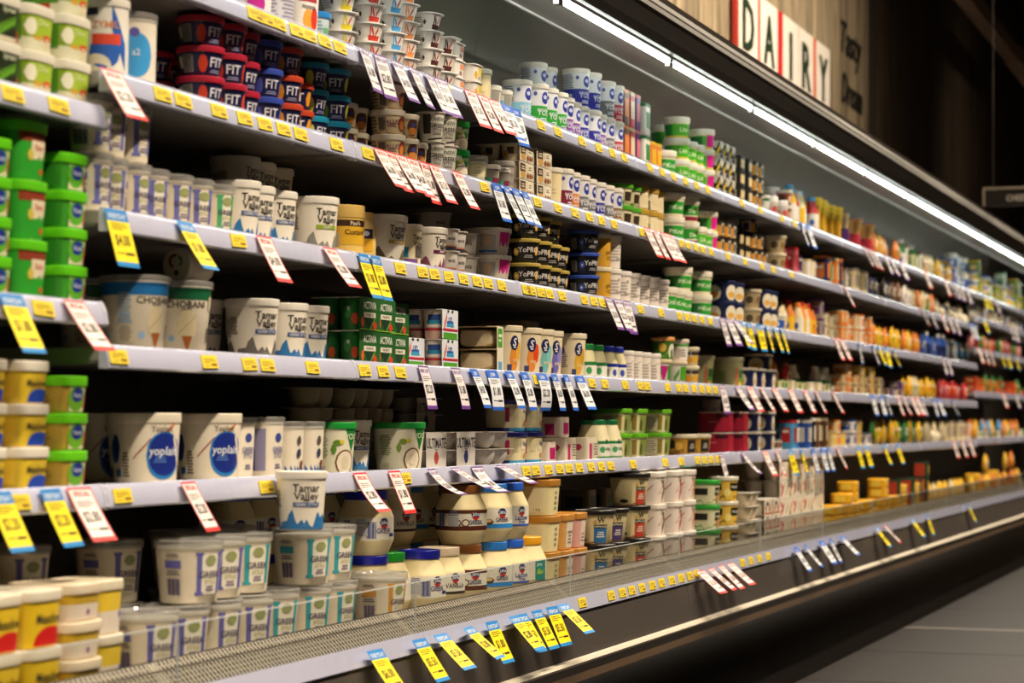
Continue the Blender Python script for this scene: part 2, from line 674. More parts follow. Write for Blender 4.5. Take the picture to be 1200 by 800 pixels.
    for k in range(nb):
        p = (0, k * BAYW, 0)
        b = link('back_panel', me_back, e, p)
        link('air_slots', me_slot, b)['kind'] = 'stuff'
        link('upper_back_panel', me_up, e, p)
        link('deck_price_rail', me_rail, e, p)
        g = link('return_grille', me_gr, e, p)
        a = link('acrylic_guard', me_ac, e, p)
        link('guard_edge', me_ae, a)
        t = link('light_tube', me_tube, e, p)
        link('lamp_socket', me_sock, t)
        link('fascia_clip', me_clip, e, (0, p[1] + 0.1, 0))
        link('mirror_panel', me_mir, e, p)
    # canopy
    mb = MB()
    mb.prism([(C(2.14), 2.2), (C(1.995), 2.2), (C(1.99), 2.19), (C(1.955), 2.19), (C(1.945), 2.20), (C(1.945), 2.28), (C(2.70), 2.28), (C(2.70), 2.246)],
             0, L, CANOPY)
    mb.obj('canopy_hood', e)
    mb = MB()
    mb.prism([(C(1.9935), 2.187), (C(1.9565), 2.187), (C(1.9565), 2.1895), (C(1.9935), 2.1895)], 0, L, M('#2a2725', 0.5))  # dark liner added so the hood beside the tube does not blow out
    mb.obj('glare_liner', e)
    mb = MB()
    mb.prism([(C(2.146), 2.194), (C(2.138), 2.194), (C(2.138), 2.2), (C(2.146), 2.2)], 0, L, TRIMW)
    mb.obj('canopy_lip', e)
    mb = MB()
    mb.prism([(C(1.945), 2.19), (C(1.928), 2.19), (C(1.910), 2.213), (C(1.903), 2.209), (C(1.872), 2.242), (C(1.868), 2.238), (C(1.855), 2.262),
              (C(1.86), 2.30), (C(1.945), 2.30)], 0, L, FASCIA)
    mb.obj('canopy_fascia', e)
    mb = MB()
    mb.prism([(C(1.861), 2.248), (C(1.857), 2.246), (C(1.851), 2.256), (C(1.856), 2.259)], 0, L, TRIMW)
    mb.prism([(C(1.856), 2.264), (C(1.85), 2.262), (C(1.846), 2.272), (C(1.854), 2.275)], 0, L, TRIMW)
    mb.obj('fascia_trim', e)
    # ends
    for ye in (-0.012, L + 0.001):
        mb = MB()
        mb.prism([(C(2.70), 0.0), (C(2.25), 0.0), (C(2.25), 0.28), (C(1.92), 0.28), (C(1.92), 0.47), (C(2.16), 0.56), (C(2.16), 2.05), (C(1.95), 2.19),
                  (C(1.95), 2.28), (C(2.70), 2.28)], ye, ye + 0.011, M('#6a645f', 0.4))
        if ye < 0 and name == 'dairy_case':
            mb.obj('end_panel', e)
    return e


case1 = make_case('dairy_case', bay(-1), 11, 'long open dairy case with five shelves, glowing canopy and dark base')
case2 = make_case('cheese_case', bay(10) + 0.004, 4, 'farther open dairy case continuing at the right edge')

# ------------------------------------------------------------------ shelves with price rails
mb = MB()
mb.box(-0.5, -0.002, 0.002, BAYW - 0.002, -0.030, -0.006, SHELFM)
ME_TRAY = mb.mesh('tray', 0)
mb = MB()
mb.prism([(-0.545, -0.012), (-0.012, -0.012), (-0.012, -0.034), (-0.05, -0.0365), (-0.30, -0.044), (-0.545, -0.062)], 0, 0.004, M('#8a857f', 0.4))
ME_BR = mb.mesh('bracket', 0)
mb = MB()
mb.prism([(-0.001, 0), (0.003, 0.0), (0.007, -0.004), (0.0105, -0.010), (0.0135, -0.018), (0.0158, -0.027), (0.017, -0.036), (0.0172, -0.042), (0.014, -0.0455), (-0.004, -0.0445), (-0.004, -0.003)], 0.0015, BAYW - 0.0015, RAIL)
ME_RAIL = mb.mesh('price_rail', 0.5)
mb = MB()
mb.prism([(-0.002, 0.001), (0.004, 0.001), (0.0085, -0.004), (0.015, -0.018), (0.0188, -0.041), (0.014, -0.0475), (-0.005, -0.046)], 0, 0.012, M('#b8b9c6', 0.3))
ME_CAP = mb.mesh('rail_cap', 0)
# yellow shelf-edge label
mb = MB()
YEL = M('#ead23a', 0.5)
mb.box(-0.0006, 0.0006, -0.034, 0.034, -0.0135, 0.0135, YEL)
for (a, b, c, d2) in ((-0.026, 0.02, 0.005, 0.0065), (-0.026, 0.028, 0.001, 0.0025), (-0.026, 0.0, -0.003, -0.0015), (0.004, 0.028, -0.0095, -0.0035),
                      (-0.026, -0.002, -0.0095, -0.008)):
    mb.face([(0.0009, a, c), (0.0009, b, c), (0.0009, b, d2), (0.0009, a, d2)], M('#8a6412', 0.6))
ME_LABEL = mb.mesh('price_label', 0)

SHELF = {}
SHELF_NAMES = {'S1': 'top', 'S2': 'second', 'S3': 'third', 'S4': 'fourth', 'S5': 'fifth'}


def make_shelf(s, k, label):
    z = ZS[s]
    e = empty('display_shelf', (-XS, bay(k) + (0.004 if s[0] == 'F' else 0), z))
    tag(e, label, 'shelf', 'shelves of the dairy cases')
    link('tray', ME_TRAY, e)
    link('bracket', ME_BR, e, (0, 0.004, 0))
    link('bracket', ME_BR, e, (0, BAYW - 0.008, 0))
    r = link('price_rail', ME_RAIL, e)
    link('rail_cap', ME_CAP, r, (0, BAYW - 0.0135, 0))
    SHELF[(s, k)] = (e, r)


for s in SHELF_NAMES:
    for k in range(0, 10):
        make_shelf(s, k, 'grey %s shelf with white price rail in bay %s from the left joint' % (SHELF_NAMES[s], ['one', 'two', 'three', 'four', 'five', 'six', 'seven', 'eight', 'nine', 'ten'][k]))
for s, nm in (('L1', 'upper'), ('L2', 'middle'), ('L3', 'lower')):
    make_shelf(s, -1, 'grey %s shelf of the bay at the left edge' % nm)
for s, nm in (('F1', 'top'), ('F2', 'second'), ('F3', 'third'), ('F4', 'fourth'), ('F5', 'fifth')):
    for k in range(10, 14):
        make_shelf(s, k, 'grey %s shelf in the far case, bay %s' % (nm, ['one', 'two', 'three', 'four'][k - 10]))


def find_bay(y):
    return int(math.floor((y - BAY0) / BAYW))


def price_label(s, px):
    if s == 'D':
        X = 1.9165
        y = y_at(px, X)
        k = find_bay(y)
        o = link('price_label', ME_LABEL, case1 if k < 10 else case2, None)
        base = case1 if k < 10 else case2
        o.location = (-X - base.location.x + 0.0015, y - base.location.y, 0.497)
        o.rotation_euler = (0, -math.atan2(0.010, 0.042), random.uniform(-.02, .02))
        return
    y = y_at(px, XS - 0.011)
    k = find_bay(y)
    if (s, k) not in SHELF:
        return
    e, r = SHELF[(s, k)]
    yl = y - e.location.y
    yl = min(max(yl, 0.04), BAYW - 0.05)
    o = link('price_label', ME_LABEL, r, (0.0163, yl, -0.0225))
    o.rotation_euler = (random.uniform(-.03, .03), -0.25, 0)


LABELS = {
    'L1': [12, 66], 'L2': [48], 'L3': [20],
    'S1': [296, 309, 324, 345, 360, 378, 396, 520, 632, 652, 680, 700, 716, 730, 760, 775, 788, 802, 815, 828, 868, 890, 915, 930],
    'S2': [188, 212, 254, 284, 308, 330, 350, 392, 429, 566, 581, 628, 652, 672, 689, 703, 718, 751, 797, 805, 814, 822, 832, 852, 872, 892, 905, 925],
    'S3': [277, 467, 493, 507, 524, 541, 557, 570, 586, 611, 621, 632, 642, 657, 683, 694, 704, 748, 773, 795, 804, 812, 821, 831],
    'S4': [133, 243, 290, 311, 364, 421, 447, 467, 628, 692, 707, 731, 747, 757, 781, 794, 802, 812, 821, 829, 837],
    'S5': [141, 310, 473, 612, 626, 641, 654, 665, 677, 691, 703, 714, 744, 778, 797, 816, 824, 832, 840],
    'D': [682, 716, 729, 740, 752, 764, 775, 787, 798, 808, 816, 870, 880, 890, 900],
}
for s in LABELS:
    for p in LABELS[s]:
        price_label(s, p)

# ------------------------------------------------------------------ hanging price tickets
TW, TLEN = 0.076, 0.112
TCACHE = {}
TSTY = {
    'R': dict(body='#e6dcd6', head='#e6dcd6', foot='#d22822', edge='#c9303a', hcol='#d0202a', htxt='SPECIAL', ink='#2a2422'),
    'P': dict(body='#dfd8d6', head='#dcd2dc', foot='#6a3a8c', edge='#6a4a80', hcol='#5b3a78', htxt='NEW LOW', ink='#2a2422'),
    'B': dict(body='#dcdde2', head='#2a62c0', foot='#2460c4', edge='#3a6ac0', hcol='#e6ecf4', htxt='LOW', ink='#2a2a30'),
    'Y': dict(body='#f4dc20', head='#2b7fc4', foot='#2a86c8', edge='#e6c21a', hcol='#dfe9f2', htxt='EVERYDAY', ink='#3a3008'),
}


def ticket_mesh(style, price, a0, a1):
    key = (style, price, a0, a1)
    if key in TCACHE:
        return TCACHE[key]
    st = TSTY[style]
    NS = 24

    def pos(s, u, eps=0.0):
        n = 40
        x = z = 0.0
        t = max(0.0, s) / TLEN
        for i in range(n):
            a = a0 + (a1 - a0) * (t * (i + 0.5) / n)
            x += math.sin(a) * s / n
            z -= math.cos(a) * s / n
        a = a0 + (a1 - a0) * t
        return (x + math.cos(a) * eps, u, z + math.sin(a) * eps)
    cols = [-TW / 2, -TW / 2 + 0.004, TW / 2 - 0.004, TW / 2]
    mb = MB()
    grid = [[pos(TLEN * r / NS, u) for u in cols] for r in range(NS + 1)]
    for r in range(NS):
        t = (r + 0.5) / NS
        for c in range(3):
            if style in 'RP' and (c != 1 or t < 0.04):
                col = st['edge']
            else:
                col = st['head'] if t < 0.2 else st['body']
            if t > 0.9:
                col = st['foot']
            mb.face([grid[r][c], grid[r + 1][c], grid[r + 1][c + 1], grid[r][c + 1]], M(col, 0.45))
    me = mb.mesh('price_ticket', 0.9)
    mb = MB()

    def put(txt, s, size, col, wmax):
        vs, fs = text_tris(txt)
        wv = max(v[0] for v in vs) - min(v[0] for v in vs)
        sx = min(size, wmax / wv)
        mb.raw([pos(s - v[1] * size, v[0] * sx, 0.0006) for v in vs], fs, M(col, 0.5))
    put(st['htxt'], 0.0135, 0.010, st['hcol'], 0.06)
    put('$' + price, 0.060, 0.021, st['ink'], 0.05)

    def bar(s0, s1, u0, u1, col):
        mb.face([pos(s0, u0, .0005), pos(s1, u0, .0005), pos(s1, u1, .0005), pos(s0, u1, .0005)], M(col, 0.5))
    bar(0.028, 0.0295, -0.028, 0.02, st['ink'])
    bar(0.033, 0.0345, -0.028, 0.028, st['ink'])
    bar(0.038, 0.0395, -0.028, 0.01, st['ink'])
    bar(0.084, 0.089, 0.0, 0.03, st['ink'])
    bar(0.085, 0.087, -0.03, -0.004, st['ink'])
    me2 = mb.mesh('lettering', 0)
    TCACHE[key] = (me, me2)
    return TCACHE[key]


PRICES = ['2.80', '4.00', '2.20', '5.50', '1.80', '6.00']
TDESC = {'R': 'red-edged white special price ticket', 'P': 'purple-edged white price ticket', 'B': 'white price ticket with blue ends',
         'Y': 'yellow price ticket with blue ends'}
RNAME = {'S1': 'top rail', 'S2': 'second rail', 'S3': 'third rail', 'S4': 'fourth rail', 'S5': 'fifth rail', 'L1': 'upper left-bay rail',
         'L2': 'middle left-bay rail', 'L3': 'lower left-bay rail', 'D': 'bottom rail', 'F1': 'far top rail', 'F2': 'far second rail',
         'F3': 'far third rail', 'F4': 'far fourth rail', 'F5': 'far fifth rail'}
TICKETS = []


def ticket(s, px, style, lean=22, curl=10, price=None):
    if s == 'D':
        X, z = 1.908, 0.509
    else:
        X, z = XS - 0.0105, ZS[s] - 0.003
    y = y_at(px, X)
    if price is None:
        price = PRICES[(px * 7) % len(PRICES)]
    lean, curl = 4 * round(lean / 4), 4 * round(curl / 4)
    me, me2 = ticket_mesh(style, price, math.radians(max(lean, 14 if s != 'D' else 18)), math.radians(lean + curl))
    o = link('price_ticket', me, None, (-X + 0.003, y, z), (0, 0, math.radians(random.uniform(-6, 6))))
    link('lettering', me2, o)
    TICKETS.append((o, s, style, y))


for s, px, st, le, cu in (
    ('L2', 10, 'Y', 24, 4), ('L2', 84, 'R', 30, 8), ('L3', 56, 'Y', 24, 4), ('L3', 90, 'R', 28, 8), ('L3', -4, 'Y', 24, 4),
    ('S2', 128, 'R', 28, 6), ('S3', 133, 'Y', 14, 2), ('S3', 214, 'Y', 28, 8), ('S3', 307, 'R', 24, 6), ('S3', 384, 'R', 30, 8),
    ('S3', 424, 'Y', 14, 6), ('S3', 438, 'Y', 16, 4),
    ('S2', 443, 'R', 28, 8), ('S2', 455, 'R', 26, 8), ('S2', 467, 'R', 28, 6), ('S2', 481, 'R', 24, 6), ('S2', 496, 'R', 18, 4), ('S2', 507, 'R', 24, 8),
    ('S2', 534, 'R', 26, 6), ('S2', 580, 'B', 16, 4), ('S2', 591, 'B', 22, 4), ('S2', 602, 'B', 22, 4), ('S2', 613, 'B', 20, 6),
    ('S1', 424, 'P', 20, 2), ('S1', 444, 'P', 14, 0), ('S1', 463, 'P', 24, 4), ('S1', 482, 'P', 24, 4), ('S1', 501, 'P', 22, 4), ('S1', 514, 'P', 24, 4),
    ('S1', 549, 'R', 26, 4), ('S1', 564, 'R', 26, 4), ('S1', 577, 'R', 28, 4), ('S1', 591, 'B', 24, 4), ('S1', 602, 'B', 16, 2),
    ('S4', 494, 'P', 20, -12), ('S4', 532, 'P', 22, -14), ('S4', 553, 'B', 28, -12), ('S4', 574, 'B', 26, -26), ('S4', 594, 'B', 28, -12),
    ('S4', 612, 'B', 24, -14), ('S4', 632, 'B', 30, -50), ('S4', 647, 'B', 26, -14), ('S4', 661, 'B', 24, -12), ('S4', 677, 'B', 22, -2),
    ('S5', 218, 'R', 28, 4), ('S5', 420, 'R', 24, 24), ('S5', 460, 'R', 22, 2), ('S5', 504, 'P', 30, 44), ('S5', 531, 'P', 56, 12),
    ('S5', 557, 'P', 28, 50), ('S5', 585, 'P', 60, 8),
    ('S3', 711, 'P', 24, 0), ('S3', 722, 'P', 26, 2), ('S3', 733, 'P', 16, -4), ('S2', 757, 'R', 22, 4), ('S2', 766, 'R', 24, 4), ('S2', 777, 'R', 22, 6), ('S2', 784, 'R', 24, 6),
    ('S3', 845, 'P', 18, 2), ('S3', 853, 'P', 22, 2), ('S3', 861, 'P', 30, 8), ('S3', 867, 'Y', 20, 0), ('S3', 876, 'Y', 16, -4), ('S3', 888, 'Y', 14, -4),
    ('S3', 897, 'Y', 20, -6), ('S3', 906, 'Y', 22, -6), ('S3', 914, 'Y', 24, -12),
    ('S4', 845, 'P', 16, -8), ('S4', 863, 'P', 28, 12), ('S4', 877, 'R', 28, 0), ('S4', 891, 'R', 28, 4), ('S4', 906, 'R', 28, 4), ('S4', 925, 'R', 24, 4), ('S4', 942, 'R', 24, 4),
    ('S4', 955, 'R', 22, 4), ('S4', 975, 'R', 22, 10), ('S4', 1021, 'B', 18, 0), ('S4', 1031, 'B', 16, 0), ('S4', 1037, 'B', 18, 4), ('S4', 1051, 'R', 18, 6),
    ('S4', 1058, 'R', 20, 6), ('S4', 1068, 'R', 20, 6), ('S4', 1074, 'R', 20, 6), ('S4', 1079, 'B', 18, 6), ('S4', 1093, 'B', 16, 0), ('S4', 1099, 'B', 20, 4), ('S4', 1114, 'B', 22, 6),
    ('S5', 844, 'P', 18, -4), ('S5', 869, 'P', 34, 20), ('S5', 895, 'R', 24, 4), ('S5', 909, 'R', 20, 0), ('S5', 925, 'Y', 14, 0), ('S5', 938, 'Y', 14, 0), ('S5', 951, 'B', 16, 0),
    ('S5', 962, 'B', 16, 0), ('S5', 969, 'B', 16, 0), ('S5', 980, 'R', 22, 4), ('S5', 1004, 'Y', 14, 0), ('S5', 1014, 'Y', 16, 0), ('S5', 1035, 'Y', 20, 4),
    ('S5', 1051, 'Y', 18, 4), ('S5', 1117, 'R', 18, 4), ('S5', 1127, 'R', 18, 4), ('S5', 1136, 'R', 18, 4),
    ('D', 437, 'Y', 30, 6), ('D', 489, 'Y', 34, 4), ('D', 513, 'Y', 44, 4), ('D', 546, 'Y', 46, 4), ('D', 574, 'Y', 26, 4), ('D', 600, 'Y', 40, 4), ('D', 609, 'Y', 30, 0),
    ('D', 627, 'Y', 28, 2), ('D', 645, 'Y', 24, 2), ('D', 657, 'Y', 48, 2),
    ('D', 819, 'R', 46, 4), ('D', 831, 'R', 46, 4), ('D', 843, 'R', 44, 4), ('D', 854, 'R', 48, 4),
    ('D', 931, 'B', 30, 4), ('D', 942, 'B', 36, 6), ('D', 961, 'B', 30, 4), ('D', 972, 'B', 26, 4), ('D', 985, 'B', 40, 6), ('D', 1026, 'Y', 36, 4), ('D', 1036, 'R', 40, 6),
    ('D', 1068, 'Y', 34, 6), ('D', 1086, 'Y', 18, 4), ('D', 1134, 'Y', 26, 4),
    ('S1', 938, 'B', 14, 4), ('S1', 946, 'B', 16, 4), ('S1', 1012, 'R', 22, 4), ('S1', 1018, 'R', 24, 4), ('S1', 1023, 'R', 22, 4), ('S1', 1036, 'P', 22, 2), ('S1', 1043, 'P', 24, 4),
    ('S1', 1055, 'P', 20, 4), ('S1', 1083, 'R', 20, 4), ('S1', 1107, 'R', 18, 4), ('S1', 1114, 'P', 18, 4), ('S1', 1119, 'P', 16, 4), ('S1', 1125, 'P', 16, 2), ('S1', 1133, 'P', 16, 2),
    ('S2', 989, 'R', 24, 4), ('S2', 1079, 'R', 22, 4), ('S2', 1090, 'P', 20, 4), ('S2', 1103, 'R', 20, 4), ('S2', 1111, 'P', 20, 4), ('S2', 1119, 'P', 16, 4), ('S2', 1136, 'B', 16, 4), ('S2', 1140, 'B', 16, 4),
    ('S3', 978, 'R', 20, 4), ('S3', 985, 'R', 22, 4), ('S3', 1005, 'B', 16, -8), ('S3', 1021, 'B', 20, 4), ('S3', 1028, 'Y', 22, 2), ('S3', 1037, 'Y', 16, 2), ('S3', 1045, 'Y', 22, 2), ('S3', 1104, 'P', 16, 2), ('S3', 1110, 'P', 16, 2),
    ('F3', 1146, 'R', 20, 2), ('F3', 1154, 'R', 18, 2), ('F3', 1160, 'R', 18, 2), ('F3', 1173, 'Y', 14, 0), ('F3', 1180, 'Y', 14, 0), ('F3', 1190, 'Y', 14, 0),
    ('F4', 1175, 'R', 18, 4), ('F4', 1190, 'P', 18, 4), ('F2', 1152, 'Y', 20, 2), ('F2', 1184, 'P', 16, 2), ('F2', 1189, 'P', 16, 2), ('F1', 1153, 'Y', 16, 2), ('F1', 1158, 'Y', 16, 2), ('F1', 1166, 'P', 20, 2),
):
    ticket(s, px, st, le, cu)
TICKETS.sort(key=lambda t: t[3])
cnt = {}
for o, s, st, y in TICKETS:
    cnt[(s, st)] = cnt.get((s, st), 0) + 1
    tag(o, '%s, %s from left on the %s' % (TDESC[st], ORD[cnt[(s, st)]], RNAME[s]), 'price ticket', 'hanging price tickets')

# ------------------------------------------------------------------ product kinds
KINDS = {}


def prof_r(prof, z):
    if z <= prof[0][0]:
        return prof[0][1]
    for (z0, r0), (z1, r1) in zip(prof, prof[1:]):
        if z <= z1:
            return r0 + (r1 - r0) * ((z - z0) / (z1 - z0) if z1 > z0 else 0)
    return prof[-1][1]


def decorate(decor, prof, n, asp, hb, dz=0.0):
    mb = MB()

    def pt(phi, z, eps):
        r = prof_r(prof, z)
        c, s = math.cos(phi), math.sin(phi)
        rr = (abs(c / r) ** n + abs(s / (r * asp)) ** n) ** (-1.0 / n) + eps
        return (rr * c, rr * s, z + dz)

    def rdir(az, z):
        r = prof_r(prof, z)
        c, s = math.cos(az), math.sin(az)
        return (abs(c / r) ** n + abs(s / (r * asp)) ** n) ** (-1.0 / n)

    def phi_of(az, u, z):
        r = rdir(az, z)
        return az + (math.atan(u / r) if n > 2.6 else u / r)

    def columns(az, z, w, lo, hi, eps, mat, rows=1):
        r = rdir(az, z)
        ns = max(3, int(math.ceil((w / r) / math.radians(5.0))))
        vs, fs = [], []
        for i in range(ns + 1):
            u = -w / 2 + w * i / ns
            ph = phi_of(az, u, z)
            a, b = max(0.0015, lo(u)), min(hb - 0.0005, hi(u))
            b = max(a, b)
            for j in range(rows + 1):
                vs.append(pt(ph, a + (b - a) * j / rows, eps))
        for i in range(ns):
            for j in range(rows):
                p = i * (rows + 1) + j
                q = p + rows + 1
                fs.append((p, q, q + 1, p + 1))
        mb.raw(vs, fs, mat)
    for li, d in enumerate(decor):
        k = d[0]
        mat = M(d[1], 0.4)
        eps = 0.0004 + 0.00013 * li
        if k == 'B':
            z0, z1 = d[2] * hb, d[3] * hb
            a0, a1 = (math.radians(d[4]), math.radians(d[5])) if len(d) > 4 else (-math.pi, math.pi)
            ns = max(2, int((a1 - a0) / math.radians(5 if n < 2.6 else 3)))
            vs, fs = [], []
            zz = [z0] + [p[0] for p in prof if z0 < p[0] < z1] + [z1]
            R = len(zz)
            for i in range(ns + 1):
                a = a0 + (a1 - a0) * i / ns
                vs += [pt(a, z, eps) for z in zz]
            for i in range(ns):
                for j in range(R - 1):
                    fs.append((i * R + j, (i + 1) * R + j, (i + 1) * R + j + 1, i * R + j + 1))
            mb.raw(vs, fs, mat)
        elif k == 'N':
            zlo, zhi = d[2] * hb, d[3] * hb
            rnd = random.Random(d[4])
            ns = 60
            hs = []
            for i in range(ns):
                a = 0.5 + 0.32 * math.sin(i * 0.55 + d[4]) + 0.18 * math.sin(i * 1.3 + d[4] * 2) + rnd.uniform(-.12, .12)
                hs.append(min(1.0, max(0.12, a)))
            vs, fs = [], []
            for i in range(ns):
                a = 2 * math.pi * i / ns
                vs += [pt(a, zlo, eps), pt(a, zlo + (zhi - zlo) * hs[i], eps)]
            for i in range(ns):
                j = (i + 1) % ns
                fs.append((2 * i, 2 * j, 2 * j + 1, 2 * i + 1))
            mb.raw(vs, fs, mat)
        elif k == 'T':
            txt, az, z, size = d[2], math.radians(d[3]), d[4] * hb, d[5]
            vs, fs = text_tris(txt, d[6] if len(d) > 6 else 0.0)
            sx = d[7] if len(d) > 7 else 1.0
            mb.raw([pt(phi_of(az, v[0] * size * sx, z), z + v[1] * size, eps + 0.0004) for v in vs], fs, mat)
        else:
            az, z, wd, ht = math.radians(d[2]), d[3] * hb, d[4], d[5]
            if k == 'Q':
                columns(az, z, wd, lambda u: z - ht / 2, lambda u: z + ht / 2, eps, mat)
            elif k == 'E':
                f = lambda u: ht / 2 * math.sqrt(max(0, 1 - (2 * u / wd) ** 2))
                columns(az, z, wd, lambda u: z - f(u), lambda u: z + f(u), eps, mat)
            elif k == 'A':
                f = lambda u: ht * math.sqrt(max(0, 1 - (2 * u / wd) ** 2))
                columns(az, z, wd, lambda u: z, lambda u: z + f(u), eps, mat)
            elif k == 'Y':      # downward pointing wedge
                f = lambda u: ht * (1 - abs(2 * u / wd))
                columns(az, z, wd, lambda u: z - f(u), lambda u: z, eps, mat)
            elif k == 'Z':
                lean, th = d[6], d[7]
                columns(az, z, wd, lambda u: z + lean * u - th / 2, lambda u: z + lean * u + th / 2, eps, mat)
            elif k == 'L':
                nl = d[6]
                for i in range(nl):
                    zz = z + ht / 2 - ht * (i + 0.5) / nl
                    t = ht / nl * 0.25
                    ww = wd * (0.7 + 0.3 * ((i * 37) % 5) / 4)
                    columns(az, z, ww, lambda u: zz - t, lambda u: zz + t, eps, mat)
            elif k == 'V':
                nl = d[6]
                r = rdir(az, z)
                for i in range(nl):
                    u = -wd / 2 + wd * (i + 0.5) / nl
                    t = wd / nl * (0.2 + 0.12 * ((i * 7) % 3))
                    vs = [pt(phi_of(az, u - t, z), z - ht / 2, eps), pt(phi_of(az, u + t, z), z - ht / 2, eps),
                          pt(phi_of(az, u + t, z), z + ht / 2, eps), pt(phi_of(az, u - t, z), z + ht / 2, eps)]
                    mb.face(vs, mat)
    return mb


def T(key, name, desc, cat, h, rt, rb, n=2.0, asp=1.0, body='#e9dfc8', lid=None, decor=(), prof=None, rough=0.38, single=False, seg=None):
    """a pot, tub, jar, bottle, carton or pouch: body mesh + lid + printed label"""
    K = dict(key=key, name=name, desc=desc, cat=cat, h=h, r=rt, ry=rt * asp, n=n)
    lidh = lid[2] if lid else 0.0
    over = lid[3] if lid and len(lid) > 3 else 0.003
    hb = h - lidh
    if prof is None:
        prof = [(0, rb - 0.003), (0.003, rb), (hb, rt)]
    else:
        prof = [(z * hb, r) for z, r in prof]
        K['r'] = max(r for z, r in prof)
        K['ry'] = K['r'] * asp
    if seg is None:
        seg = 28 if n < 2.6 else 32
    mb = MB()
    mb.loft(prof, n, M(body, rough), seg)
    lb = MB() if lid else None
    if lid:
        st, lc = lid[0], lid[1]
        R = prof[-1][1] + over
        if st == 'clear':
            lm = CLEAR_LID
            lp = [(hb - 0.004, R), (h - 0.002, R + 0.001), (h, R - 0.002), (h, R - 0.008), (h - 0.004, R - 0.011)]
            lb.loft([(hb - 0.0005, prof[-1][1] - 0.001), (hb + 0.0008, prof[-1][1] - 0.001)], n, M('#c9c2b4', 0.4), seg, asp=asp)
        elif st == 'foil':
            lm = M(lc, 0.3)
            lp = [(hb, R), (h, R), (h + 0.0002, R - 0.004)]
        elif st == 'cap':
            lm = M(lc, 0.35)
            R = prof[-1][1] + over
            lp = [(hb - 0.002, R), (h - 0.003, R), (h, R - 0.003)]
        else:
            lm = M(lc, 0.33)
            lp = [(hb - 0.004, R - 0.0008), (hb - 0.0015, R), (h - 0.0015, R), (h, R - 0.0015), (h, R - 0.006), (h - 0.002, R - 0.008)]
        lb.loft(lp, n, lm, seg, asp=asp)
        K['r'] = max(K['r'], R + 0.0012)
        K['ry'] = max(K['ry'], R * asp)
    if asp != 1.0:      # body was lofted round: rebuild with aspect
        mb = MB()
        mb.loft(prof, n, M(body, rough), seg, asp=asp)
    db = decorate(decor, prof, n, asp, hb) if decor else None
    if single:
        for src in (lb, db):
            if src:
                i0 = len(mb.v)
                mb.v += src.v
                for f, m in zip(src.f, src.m):
                    mb.f.append(tuple(i0 + j for j in f))
                    mb.m.append(mb.mi(src.mats[m]))
        K['body'] = mb.mesh(name)
        K['parts'] = []
    else:
        K['body'] = mb.mesh(name)
        K['parts'] = []
        if lid:
            K['parts'].append(('cap' if lid[0] == 'cap' else 'lid', lb.mesh('lid')))
        if db and db.v:
            K['parts'].append(('printed_label', db.mesh('printed_label', 0.5)))
    KINDS[key] = K
    return K


WHITE, CREAM, LIDW = '#efeae0', '#e8dcc0', '#ece6da'
INK = '#2b2522'


def tamar(key, hill, tagc, desc, h=0.128, r=0.058, tagt='GREEK STYLE'):
    T(key, 'yogurt_tub', desc, 'yogurt tub', h, r, r * 0.86, body='#ece4d4', lid=('flat', LIDW, 0.012, 0.003), decor=[
        ('N', hill, 0.03, 0.40, len(key)), ('N', '#cfc6b6', 0.0, 0.12, len(key) + 3),
        ('T', INK, 'Tamar', 0, 0.80, h * 0.125), ('T', INK, 'Valley', 0, 0.65, h * 0.125), ('Q', INK, 0, 0.57, 0.012, 0.003),
        ('Q', tagc, 0, 0.49, 0.058, h * 0.075), ('T', '#e6e2dc', tagt, 0, 0.49, h * 0.045),
        ('L', '#7a726a', -85, 0.6, 0.026, h * 0.3, 8), ('Q', '#b9b0a2', -110, 0.55, 0.03, h * 0.3), ('V', INK, -150, 0.5, 0.03, h * 0.2, 12)])


tamar('tamar_blue', '#2f77b4', '#3c5a94', 'white yogurt tub with blue mountain band', 0.126, 0.053)
tamar('tamar_grey', '#6f6a66', '#2f5596', 'white yogurt tub with grey mountain band')
tamar('tamar_lime', '#8d8a82', '#8fa52c', 'white yogurt tub with lime tag and grey mountains', 0.125, 0.060, 'LIGHT')
tamar('tamar_olive', '#6b5f42', '#b59a50', 'large white yogurt tub with olive mountain band', 0.120, 0.070, 'HONEY')
tamar('tamar_purple', '#8a4a68', '#6a2148', 'white yogurt tub with maroon tag', 0.112, 0.052, 'BERRY')


tamar('tamar_short', '#2f6aa4', '#3c5a94', 'shaded white yogurt tub with blue mountains', 0.1068, 0.056)


def greek(key, col, desc, h=0.125, r=0.062, n=2.4):
    T(key, 'yogurt_tub', desc, 'yogurt tub', h, r, r * 0.84, n=n, body='#e6dac2', lid=('clear', '', 0.014, 0.003), decor=[
        ('Q', '#efe9d6', 0, 0.52, 0.046, h * 0.62),
        ('Q', col, -26, 0.52, 0.011, h * 0.6), ('Q', col, -26, 0.88, 0.017, h * 0.05), ('Q', col, -26, 0.18, 0.018, h * 0.05),
        ('Q', col, 26, 0.52, 0.011, h * 0.6), ('Q', col, 26, 0.88, 0.017, h * 0.05),
        ('E', '#9aa06a', 0, 0.76, 0.03, h * 0.17), ('T', '#4a3a5a', 'GREEK', 0, 0.52, h * 0.095), ('T', '#a79a52', 'STYLE', 0, 0.39, h * 0.06),
        ('L', '#8a7a90', 0, 0.27, 0.026, h * 0.1, 2),
        ('L', '#6a5f6a', -78, 0.86, 0.036, h * 0.06, 2), ('Q', col, -78, 0.70, 0.036, h * 0.12), ('L', '#6a5f6a', -78, 0.55, 0.036, h * 0.08, 2),
        ('V', '#4a3f6a', -78, 0.30, 0.03, h * 0.26, 10)])


